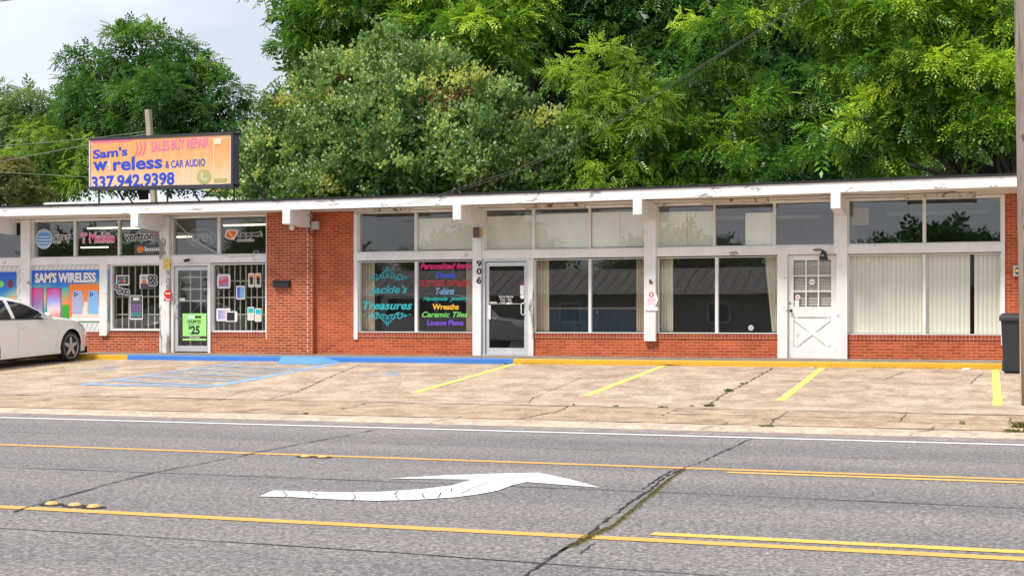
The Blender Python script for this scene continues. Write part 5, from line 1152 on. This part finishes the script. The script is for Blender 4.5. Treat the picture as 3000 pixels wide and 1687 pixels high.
# moss along the long crack: stuff
m_moss = leaf_mat('moss', [(0, (.10, .10, .025)), (.5, (.17, .15, .035)), (1, (.26, .2, .06))])
mb = MB(); tn = []
cks = [G(*q_) for q_ in [(1660,1603),(1718,1572),(1790,1540),(1850,1490),(1904,1445),(1950,1408),(2000,1376)]]
for _ in range(3000):
    i = rr.randrange(len(cks)-1); s = rr.random(); c = cks[i].lerp(cks[i+1], s); w_ = .02*(1 if i < 5 else .5); x = c.x+abs(rr.gauss(0, w_))+.01; y_ = c.y+rr.gauss(0, .02); h = rr.uniform(.003, .016); a = rr.uniform(0, 6.28); d = .008
    mb.add([(x, y_, .004), (x+d*math.cos(a), y_+d*math.sin(a), .004+h*.3), (x+d*.5*math.cos(a+1), y_+d*.5*math.sin(a+1), .004+h)], [(0, 1, 2)]); tn.append(rr.random())
o = mb.build('moss', m_moss); set_tone(o.data, tn); tag(o, 'olive moss growing along the long road crack', 'moss', kind='stuff')
# dead leaves along the kerb: stuff
m_dead = leaf_mat('dead_leaves', [(0, (.03, .015, .01)), (1, (.12, .06, .03))], .1)
mb = MB(); tn = []
for _ in range(900):
    u = rr.choice([rr.gauss(1560, 60), rr.gauss(2740, 120), rr.gauss(2000, 200), rr.gauss(2600, 200), rr.gauss(1960,20)]); x = PX(u, 29); 
    if x > .0 or x < -11: continue
    y_ = 29.03-abs(rr.gauss(0, .025)); z = zg(y_)+.004+rr.uniform(0, .02); a = rr.uniform(0, 6.28); d = rr.uniform(.008, .022)
    mb.add([(x, y_, z), (x+d*math.cos(a), y_+d*math.sin(a), z+.004), (x+d*math.cos(a+1.2), y_+d*math.sin(a+1.2), z+.009)], [(0, 1, 2)]); tn.append(rr.random())
o = mb.build('dead_leaves', m_dead); set_tone(o.data, tn); tag(o, 'dark dead leaves gathered along the yellow kerb', 'leaves', kind='stuff')

# ------------------------------------------------------------------ trees
def compound_template():
    V = []; 
    def leaflet(x, side, L_, Wd, ang):
        zx = -.55*x*x*2.2; c, s = math.cos(ang), math.sin(ang)*side
        b = np.array([x, 0, zx]); tip = b+np.array([L_*c, L_*s, -L_*.35]); m1 = b+np.array([L_*.5*c, L_*.5*s, -L_*.06]); nrm = np.array([-s, c, 0])*Wd/2
        V.extend([b, m1+nrm, tip, m1-nrm])
    for x in (.10, .19, .28, .36):
        for sd in (-1, 1): leaflet(x, sd, .14, .062, R(58))
    leaflet(.40, 1, .15, .063, 0); return np.array(V)
def twig_template():
    rg = np.random.default_rng(5); V = []
    for k in range(9):
        b = np.array([.04+.03*k, rg.normal(0, .03), rg.normal(0, .03)]); d = rg.normal(size=3); d[0] += .4; d /= np.linalg.norm(d); s = np.cross(d, rg.normal(size=3)); s /= np.linalg.norm(s); L_ = .095
        V.extend([b, b+d*L_*.5+s*.034, b+d*L_, b+d*L_*.5-s*.034])
    return np.array(V)
def needle_template():
    rg = np.random.default_rng(9); V = []
    for k in range(9):
        d = rg.normal(size=3)*.5; d[0] += .8; d[2] += .5; d /= np.linalg.norm(d); s = np.cross(d, rg.normal(size=3)); s /= np.linalg.norm(s); b = rg.normal(0, .04, 3); L_ = .16
        V.extend([b, b+d*L_*.5+s*.016, b+d*L_, b+d*L_*.5-s*.016])
    return np.array(V)
TPL = {'compound': compound_template(), 'twig': twig_template(), 'needle': needle_template()}
def frames(d, rg, upbias=1.0):
    d = d/np.linalg.norm(d, axis=1, keepdims=True); up = np.tile([0, 0, 1.0], (len(d), 1))*upbias+rg.normal(0, .35, d.shape)
    y_ = np.cross(up, d); y_ /= np.linalg.norm(y_, axis=1, keepdims=True)+1e-9; z = np.cross(d, y_); return d, y_, z
def crown_mesh(name, lobes, kind, seed, dens=1., fill=1., size=1., tone0=.45, tvar=.2, brown=0, clump=.72, back=.3, spr=42, droop=.5, rough=(.78, 1.1)):
    rg = np.random.default_rng(seed); tpl = TPL[kind]; Pos = []; Dir = []; Sz = []; Tn = []
    Ls = np.array(lobes, float)
    for li, (cx, cy, cz, rx, ry, rz) in enumerate(Ls):
        area = 4*math.pi*((rx*ry)**1.6/3+(rx*rz)**1.6/3+(ry*rz)**1.6/3)**(1/1.6); n = int(area*1.35*dens/(clump/.6)**2)
        d = rg.normal(size=(n, 3)); d /= np.linalg.norm(d, axis=1, keepdims=True)
        keep = (d[:, 1] < .25) | (rg.random(n) < back); keep &= (d[:, 2] > -.55) | (rg.random(n) < .5); d = d[keep]; n = len(d)
        rr_ = rg.uniform(*rough, n); c = np.array([cx, cy, cz])+d*np.array([rx, ry, rz])*rr_[:, None]
        inside = np.zeros(n, bool)
        for lj, (ax, ay, az, bx_, by, bz) in enumerate(Ls):
            if lj != li: inside |= (((c-[ax, ay, az])/[bx_*.8, by*.8, bz*.8])**2).sum(1) < 1
        c = c[~inside]; d = d[~inside]; n = len(c)
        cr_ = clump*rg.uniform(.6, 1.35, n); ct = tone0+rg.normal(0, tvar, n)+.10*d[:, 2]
        if brown: ct = np.where(rg.random(n) < brown, 1.8, ct)
        k = spr; dd = rg.normal(size=(n, k, 3)); dd /= np.linalg.norm(dd, axis=2, keepdims=True); dd = dd+d[:, None, :]*.55+np.array([0, -.12, .4]); dd /= np.linalg.norm(dd, axis=2, keepdims=True)
        pos = c[:, None, :]+dd*(cr_[:, None]*rg.uniform(.25, 1, (n, k)))[:, :, None]*np.array([1, 1, .6])
        dr = dd+rg.normal(0, .35, dd.shape); dr[:, :, 2] -= droop
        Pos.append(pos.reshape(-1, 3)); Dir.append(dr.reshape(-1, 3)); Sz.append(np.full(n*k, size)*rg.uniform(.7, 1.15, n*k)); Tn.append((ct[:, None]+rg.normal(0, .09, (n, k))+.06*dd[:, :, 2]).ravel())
        # interior foliage, sparser and larger
        vol = 4/3*math.pi*rx*ry*rz; m_ = int(vol*9*fill)+4; d2 = rg.normal(size=(m_, 3)); d2 /= np.linalg.norm(d2, axis=1, keepdims=True); p2 = np.array([cx, cy, cz])+d2*np.array([rx, ry, rz])*(rg.uniform(.2, .88, m_)**.6)[:, None]
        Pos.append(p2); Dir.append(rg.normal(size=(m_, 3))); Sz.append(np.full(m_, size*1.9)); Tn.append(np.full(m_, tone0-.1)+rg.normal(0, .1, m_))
    Pos = np.concatenate(Pos); Dir = np.concatenate(Dir); Sz = np.concatenate(Sz); Tn = np.concatenate(Tn)
    x, y_, z = frames(Dir, rg); nT = len(tpl); N = len(Pos)
    V = Pos[:, None, :]+Sz[:, None, None]*(tpl[None, :, 0:1]*x[:, None, :]+tpl[None, :, 1:2]*y_[:, None, :]+tpl[None, :, 2:3]*z[:, None, :])
    V = V.reshape(-1, 3).astype(np.float32); nf = N*nT//4
    if brown: b = (Tn > 1.3); Tn = np.where(b, 1.6, np.clip(Tn, 0, 1.0))
    tf = np.repeat(Tn, nT//4)+(rg.normal(0, .06, nf) if not brown else 0)
    tf = np.clip(tf/1.6 if brown else tf, 0, 1)
    me_ = bpy.data.meshes.new(name); me_.vertices.add(len(V)); me_.vertices.foreach_set('co', V.ravel()); me_.loops.add(nf*4); me_.loops.foreach_set('vertex_index', np.arange(nf*4, dtype=np.int32))
    me_.polygons.add(nf); me_.polygons.foreach_set('loop_start', np.arange(0, nf*4, 4, dtype=np.int32)); me_.update(); set_tone(me_, tf)
    return me_
LEAFCOUNT = 0
def LB(u, v, Y, ru, rv, ryf=.8):
    p = P(u, v, Y); t_ = Y/(CS+(u-1500)/FPX*SN); rx = ru*t_/FPX; rz = rv*t_/FPX; return (p.x, Y, p.z, rx, rx*ryf, rz)
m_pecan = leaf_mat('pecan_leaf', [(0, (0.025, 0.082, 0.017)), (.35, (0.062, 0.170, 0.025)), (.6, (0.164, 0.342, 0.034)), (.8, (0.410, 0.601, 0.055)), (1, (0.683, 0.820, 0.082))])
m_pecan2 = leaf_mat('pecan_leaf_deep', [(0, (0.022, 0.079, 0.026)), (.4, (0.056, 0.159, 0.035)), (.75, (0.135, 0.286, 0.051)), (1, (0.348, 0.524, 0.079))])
m_tallow = leaf_mat('tallow_leaf', [(0, (0.043, 0.108, 0.022)), (.2, (0.086, 0.194, 0.043)), (.36, (0.205, 0.346, 0.097)), (.5, (0.410, 0.562, 0.194)), (.62, (0.648, 0.670, 0.173)), (.8, (0.454, 0.281, 0.130)), (1, (0.324, 0.162, 0.097))], .42, .05)
m_young = leaf_mat('young_leaf', [(0, (.05, .12, .016)), (.4, (.13, .26, .03)), (.7, (.28, .45, .05)), (1, (.46, .6, .08))])
m_far = leaf_mat('far_leaf', [(0, (0.080, 0.147, 0.061)), (.5, (0.161, 0.268, 0.100)), (1, (0.322, 0.443, 0.161))])
m_jun = leaf_mat('juniper', [(0, (.08, .10, .03)), (.5, (.2, .22, .06)), (1, (.36, .34, .1))], .25)
def tree(name, label, lobes, kind, mat, seed, trunk_u=None, limbs=True, tr=.32, trunk_xy=None, **k):
    global LEAFCOUNT
    lob = [LB(*l) if len(l) in (5, 6) and l[0] > -4000 and not trunk_xy else l for l in lobes] if not trunk_xy else lobes
    cx = sum(l[0] for l in lob)/len(lob); cy = sum(l[1] for l in lob)/len(lob)
    if trunk_u is not None: cx = PX(trunk_u, cy+.3)
    t = thing(name, label, 'tree', (cx, cy, -.05))
    me_ = crown_mesh('crown', lob, kind, seed, **k); LEAFCOUNT += len(me_.polygons); me_.materials.append(mat); o = bpy.data.objects.new('crown', me_); C.objects.link(o); o.parent = t; me_.transform(Matrix.Translation((-cx, -cy, .05)))
    rg = random.Random(seed); zt_ = sorted(l[2] for l in lob)[len(lob)//2]; fork = zt_*.5
    mb = MB(); mb.tube([(cx, cy, -.1), (cx+.1, cy, fork*.5), (cx+rg.uniform(-.2, .2), cy+.1, fork), (cx+rg.uniform(-.4, .4), cy+.2, zt_)], [tr*1.2, tr, tr*.8, tr*.35], 12)
    if limbs:
        for l in lob:
            e = Vector((l[0], l[1], l[2])); s0 = Vector((cx, cy+.1, fork*rg.uniform(.7, 1.5))); mid = s0.lerp(e, .5)+Vector((rg.uniform(-.3, .3), 0, rg.uniform(-.1, .5))); mb.tube([s0, mid, e], [tr*.28, tr*.17, tr*.05], 8)
            for _ in range(3):
                q_ = e+Vector((rg.uniform(-1, 1)*l[3], rg.uniform(-1, .2)*l[4], rg.uniform(-.6, .9)*l[5])); mb.tube([mid.lerp(e, .6), e.lerp(q_, .6)+Vector((0, 0, .1)), q_], [tr*.09, tr*.06, .01], 6)
    mb.build('trunk', m_bark, t, True); return t

Y1 = 58
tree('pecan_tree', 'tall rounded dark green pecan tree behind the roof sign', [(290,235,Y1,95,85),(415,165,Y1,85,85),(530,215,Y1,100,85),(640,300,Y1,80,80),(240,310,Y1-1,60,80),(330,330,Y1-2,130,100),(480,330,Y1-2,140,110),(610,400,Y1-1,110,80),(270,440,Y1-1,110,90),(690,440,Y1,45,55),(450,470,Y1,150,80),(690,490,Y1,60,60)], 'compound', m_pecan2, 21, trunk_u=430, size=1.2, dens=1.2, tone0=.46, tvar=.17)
tree('leafy_tree', 'mid green tree left of the rounded pecan, half behind the bushes', [(110,330,66,85,65),(50,410,66,90,80),(165,400,66,80,75),(100,480,66,120,90)], 'compound', m_far, 22, size=1.3, dens=1.1, tone0=.5)
tree('leafy_tree', 'grey green tree cut off by the left edge of the view', [(-40,300,70,60,60),(-50,400,70,75,90),(-90,500,70,110,90)], 'compound', m_far, 23, size=1.3, dens=1., tone0=.35)
tree('leafy_tree', 'yellowish green young tree just left of the roof sign', [(130,420,52,60,60),(200,480,52,80,70),(110,520,52,90,70),(240,545,52,90,50)], 'compound', m_young, 24, size=1.0, dens=1., tone0=.42, tr=.18)
tree('juniper_bush', 'olive juniper bush low at the left edge behind the roof', [(30,520,50,65,45),(90,560,50,60,35),(-40,560,50,80,60)], 'needle', m_jun, 25, dens=1.6, clump=.4, size=1.1, tr=.15)
Y2 = 47
tree('tallow_tree', 'broad grey green tree with brown tipped twigs behind the brick corner', [(1110,150,Y2,45,55),(1080,200,Y2,60,60),(1190,200,Y2,50,45),(975,235,Y2,60,55),(1000,300,Y2-.5,80,70),(1260,210,Y2,70,55),(1330,260,Y2,55,50),(1230,290,Y2-1.2,80,60),(900,270,Y2,35,40),(1480,310,Y2,50,45),(1600,400,Y2,45,55),(860,350,Y2,65,65),(825,310,Y2+.5,30,40),(1400,320,Y2,75,65),(1100,340,Y2-1,110,80),(770,440,Y2,55,60),(850,460,Y2-.6,70,70),(970,430,Y2-1.2,90,80),(1110,460,Y2-1.9,100,70),(1240,400,Y2-1.4,80,70),(1360,440,Y2-1.5,90,80),(1490,400,Y2,75,75),(1230,500,Y2-1,110,60),(1590,480,Y2-.5,75,80),(780,540,Y2,80,50),(1450,530,Y2-.5,130,60),(1000,560,Y2-.5,200,50)], 'twig', m_tallow, 31, trunk_u=1150, dens=1.9, clump=.5, size=1.3, spr=24, tone0=.5, tvar=.24, brown=.02, fill=1.6, droop=.1, rough=(.6, 1.38))
tree('bushy_tree', 'sparse grey green tree between the roof sign and the broad tree', [(735,470,50,45,40),(700,510,50,55,50),(760,560,50,60,30)], 'twig', m_tallow, 32, dens=1.4, clump=.45, size=1.3, tone0=.5, tr=.14, fill=.7, droop=.1)
Y3 = 57
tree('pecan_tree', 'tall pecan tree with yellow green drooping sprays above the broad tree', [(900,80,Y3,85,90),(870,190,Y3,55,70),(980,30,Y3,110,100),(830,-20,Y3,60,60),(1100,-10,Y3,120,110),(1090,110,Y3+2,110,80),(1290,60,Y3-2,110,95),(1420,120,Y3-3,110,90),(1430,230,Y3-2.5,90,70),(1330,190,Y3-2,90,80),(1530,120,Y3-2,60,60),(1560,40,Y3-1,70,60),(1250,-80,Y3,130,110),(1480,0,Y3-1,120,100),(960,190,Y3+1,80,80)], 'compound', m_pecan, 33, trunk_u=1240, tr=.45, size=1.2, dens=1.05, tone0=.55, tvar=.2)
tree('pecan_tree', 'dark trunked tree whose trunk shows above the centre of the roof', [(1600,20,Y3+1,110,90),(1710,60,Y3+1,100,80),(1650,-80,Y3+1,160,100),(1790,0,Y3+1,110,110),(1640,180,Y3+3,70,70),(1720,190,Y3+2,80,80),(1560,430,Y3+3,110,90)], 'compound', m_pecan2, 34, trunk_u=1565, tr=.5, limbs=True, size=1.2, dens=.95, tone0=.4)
Y4 = 48
tree('young_tree', 'bright lime green tree in the middle behind the roof', [(1700,240,Y4,60,55),(1760,220,Y4,70,65),(1860,230,Y4,55,60),(1720,330,Y4-.5,95,80),(1840,350,Y4-.5,100,95),(1690,430,Y4,70,70),(1800,470,Y4-.5,130,80),(1760,550,Y4,160,55)], 'compound', m_young, 35, trunk_u=1800, tr=.16, size=.95, dens=1.3, tone0=.55, tvar=.2)
tree('leafy_tree', 'dense green tree right of the lime green one', [(1980,330,50,110,90),(2070,220,50,100,90),(2130,120,50,110,90),(2040,440,49,120,90),(2180,340,50,100,100),(2010,540,49,140,60),(2170,500,49,110,70),(2200,40,50,90,80)], 'compound', m_pecan, 36, trunk_u=2080, size=1.0, dens=1.15, tone0=.47, tvar=.2)
tree('pecan_tree', 'tall dark pecan tree filling the upper background right of centre', [(1900,60,58,120,110),(2020,-10,58,130,110),(1950,160,58,110,90),(2250,-30,58,140,100),(2300,110,58,120,100),(2330,250,57,110,100),(2300,380,57,120,90),(2360,480,57,120,70)], 'compound', m_pecan2, 37, trunk_u=2300, tr=.45, size=1.2, dens=1., tone0=.42, tvar=.17)
Y5 = 45
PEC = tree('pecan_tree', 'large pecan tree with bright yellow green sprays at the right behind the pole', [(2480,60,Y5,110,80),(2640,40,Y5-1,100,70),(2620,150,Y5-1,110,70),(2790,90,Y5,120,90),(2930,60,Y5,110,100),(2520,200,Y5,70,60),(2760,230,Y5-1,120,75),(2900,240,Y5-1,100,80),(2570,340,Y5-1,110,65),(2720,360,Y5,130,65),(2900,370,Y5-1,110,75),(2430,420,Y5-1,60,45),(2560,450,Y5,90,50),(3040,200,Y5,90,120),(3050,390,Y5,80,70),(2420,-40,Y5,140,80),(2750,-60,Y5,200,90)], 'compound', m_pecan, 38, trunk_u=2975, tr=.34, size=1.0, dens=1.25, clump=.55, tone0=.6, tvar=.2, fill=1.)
tree('leafy_tree', 'green tree beyond the right end of the shop, out past the utility pole', [(6.5,50,5.5,3.2,3,2.6),(9.5,51,4.5,3,3,2.6),(8,50,8,3,3,2.4),(4,52,3.5,2.6,2.4,2.2)], 'compound', m_pecan2, 39, trunk_xy=True, size=1.4, dens=.8, tone0=.45)
# its low thick limb
tl = PEC
mb = MB(); mb.tube([P(2985, 560, Y5+.5), P(2905, 505, Y5+.3), P(2830, 478, Y5), P(2745, 445, Y5), P(2690, 400, Y5)], [.22, .19, .17, .13, .07], 12); mb.tube([P(2900, 505, Y5), P(2950, 460, Y5), P(2990, 440, Y5)], [.05, .035, .02], 8); mb.build('limb', m_bark, tl, True)
# backdrop trees
back_specs = [(760,540,90),(1150,260,0),(1400,200,0),(1800,180,0),(2180,200,0),(2560,180,0),(2980,170,0)]
for i, (u, v, _) in enumerate(back_specs):
    lo = [(u-60,v,72,70,80),(u+60,v+30,72,70,70),(u,v+70,71,120,60)] if i == 0 else [(u-120,v-170,72,170,130),(u+120,v-120,73,170,130),(u,v-20,72,200,130),(u-110,v+110,71,150,110),(u+110,v+120,71,150,110),(u,v+250,70,240,110)]
    tree('background_tree', ['low far tree seen between the roof sign and the broad tree', 'tall far tree standing behind the broad grey green tree', 'tall far tree left of the dark trunk', 'tall far tree behind the lime green tree', 'tall far tree behind the dense green tree', 'tall far tree behind the bright pecan', 'tall far tree behind the utility pole'][i],
         lo, 'compound', m_far if i == 0 else m_pecan2, 50+i, limbs=False, size=2.0, dens=.55, clump=1.1, tone0=.33, fill=.9, spr=26)
tree('background_tree', 'pale far tree seen in the gap under the low limb at the right', [(2860,470,60,120,60),(2700,500,60,110,50)], 'compound', m_far, 66, limbs=False, size=1.2, dens=.8, tone0=.6)

# ------------------------------------------------------------------ across the street (seen mirrored in the windows)
t = thing('metal_roof_house', 'low wooden house with a ribbed grey metal roof across the street', 'house', (-21, -13, 0))
m_mroof = M('grey_metal_roof', (.27, .255, .245), .7); m_sid = M('grey_siding', (.32, .31, .28), .8, stretch=(.2, 1, 8), scale=4)
bx('wall', m_sid, t, -33, -9, -19, -12.5, 0, 2.5)
mb = MB(); mb.add([(-34,-11.8,2.5),(-8,-11.8,2.5),(-8,-15.8,4.0),(-34,-15.8,4.0),(-8,-19.6,2.5),(-34,-19.6,2.5)], [(0,1,2,3),(3,2,4,5),(1,4,2),(0,3,5)]); rfo = mb.build('roof', m_mroof, t)
mb = MB()
for k in range(44):
    x = -33.8+k*.6; mb.add([(x,-11.8,2.52),(x+.05,-11.8,2.52),(x+.05,-15.8,4.05),(x,-15.8,4.05),(x,-11.8,2.535),(x+.05,-11.8,2.535),(x+.05,-15.8,4.065),(x,-15.8,4.065)], HF)
mb.build('roof_rib', M('roof_rib', (.28, .265, .255), .7), t)
for x in (-29, -22, -14): f_ = bx('window', FC['white'], t, x-.6, x+.6, -12.49, -12.44, 1.0, 2.1); bx('pane', FC['dgrey'], f_, x-.5, x+.5, -12.438, -12.43, 1.1, 2.0)
t = thing('brick_house', 'brick house with a shingle roof across the street', 'house', (2, -16, 0))
bx('wall', m_brick, t, -5, 10, -22, -14, 0, 2.8)
mb = MB(); mb.add([(-5.6,-13.4,2.8),(10.6,-13.4,2.8),(10.6,-18,5),(-5.6,-18,5),(10.6,-22.6,2.8),(-5.6,-22.6,2.8)], [(0,1,2,3),(3,2,4,5),(1,4,2),(0,3,5)]); mb.build('roof', M('shingles', (.2, .19, .18), .9), t)
for j, (x, yy_, h) in enumerate(((-44, -24, 7), (-33, -30, 7.5), (-19, -28, 5.5), (-4, -30, 6), (9, -28, 5), (-58, -22, 6))):
    tree('street_tree', ['green tree across the street at the far left', 'tall green tree behind the metal roofed house', 'green tree behind the right end of the metal roofed house', 'tall green tree behind the brick house', 'green tree across the street at the far right', 'green tree beyond the far left tree across the street'][j],
         [(x, yy_, h*.72, 3.4, 3, 2.6), (x-2.6, yy_+.5, h*.55, 2.6, 2.6, 2.2), (x+2.6, yy_, h*.55, 2.8, 2.6, 2.2)], 'compound', m_pecan2, 80+j, trunk_xy=True, size=2.0, dens=.4, clump=1., back=1, fill=.6, tone0=.4)
# white van passing on the road, outside the view to the left
vn = thing('white_van', 'white van on the road left of the view', 'van', (-21.5, 5.5, 0)); m_van = m_car
prof = [(-24.4,.4),(-18.6,.4),(-18.5,.95),(-18.75,1.2),(-19.9,1.35),(-20.7,2.1),(-21.2,2.25),(-24.3,2.25),(-24.5,1.9)]
mb = MB().prism(prof, 4.55, 6.45); mb.build('body', m_van, vn, bevel=.05)
for y0, y1 in ((6.452, 6.46), (4.54, 4.548)):
    mb = MB().prism([(-20.1,1.38),(-20.85,2.05),(-21.9,2.08),(-21.9,1.38)], y0, y1); mb.prism([(-22.05,1.38),(-22.05,2.08),(-24.1,2.08),(-24.2,1.38)], y0, y1); mb.build('window', m_cglass, vn)
for x in (-19.7, -23.4):
    for yw in (4.6, 6.2): MB().lathe([(.2, 0), (.36, .02), (.37, .1), (.36, .2), (.2, .22)], (x, yw, .37), 'Y', 24).build('wheel', m_tyre, vn, True)
print('leaf quads', LEAFCOUNT, 'objects', len(C.objects))
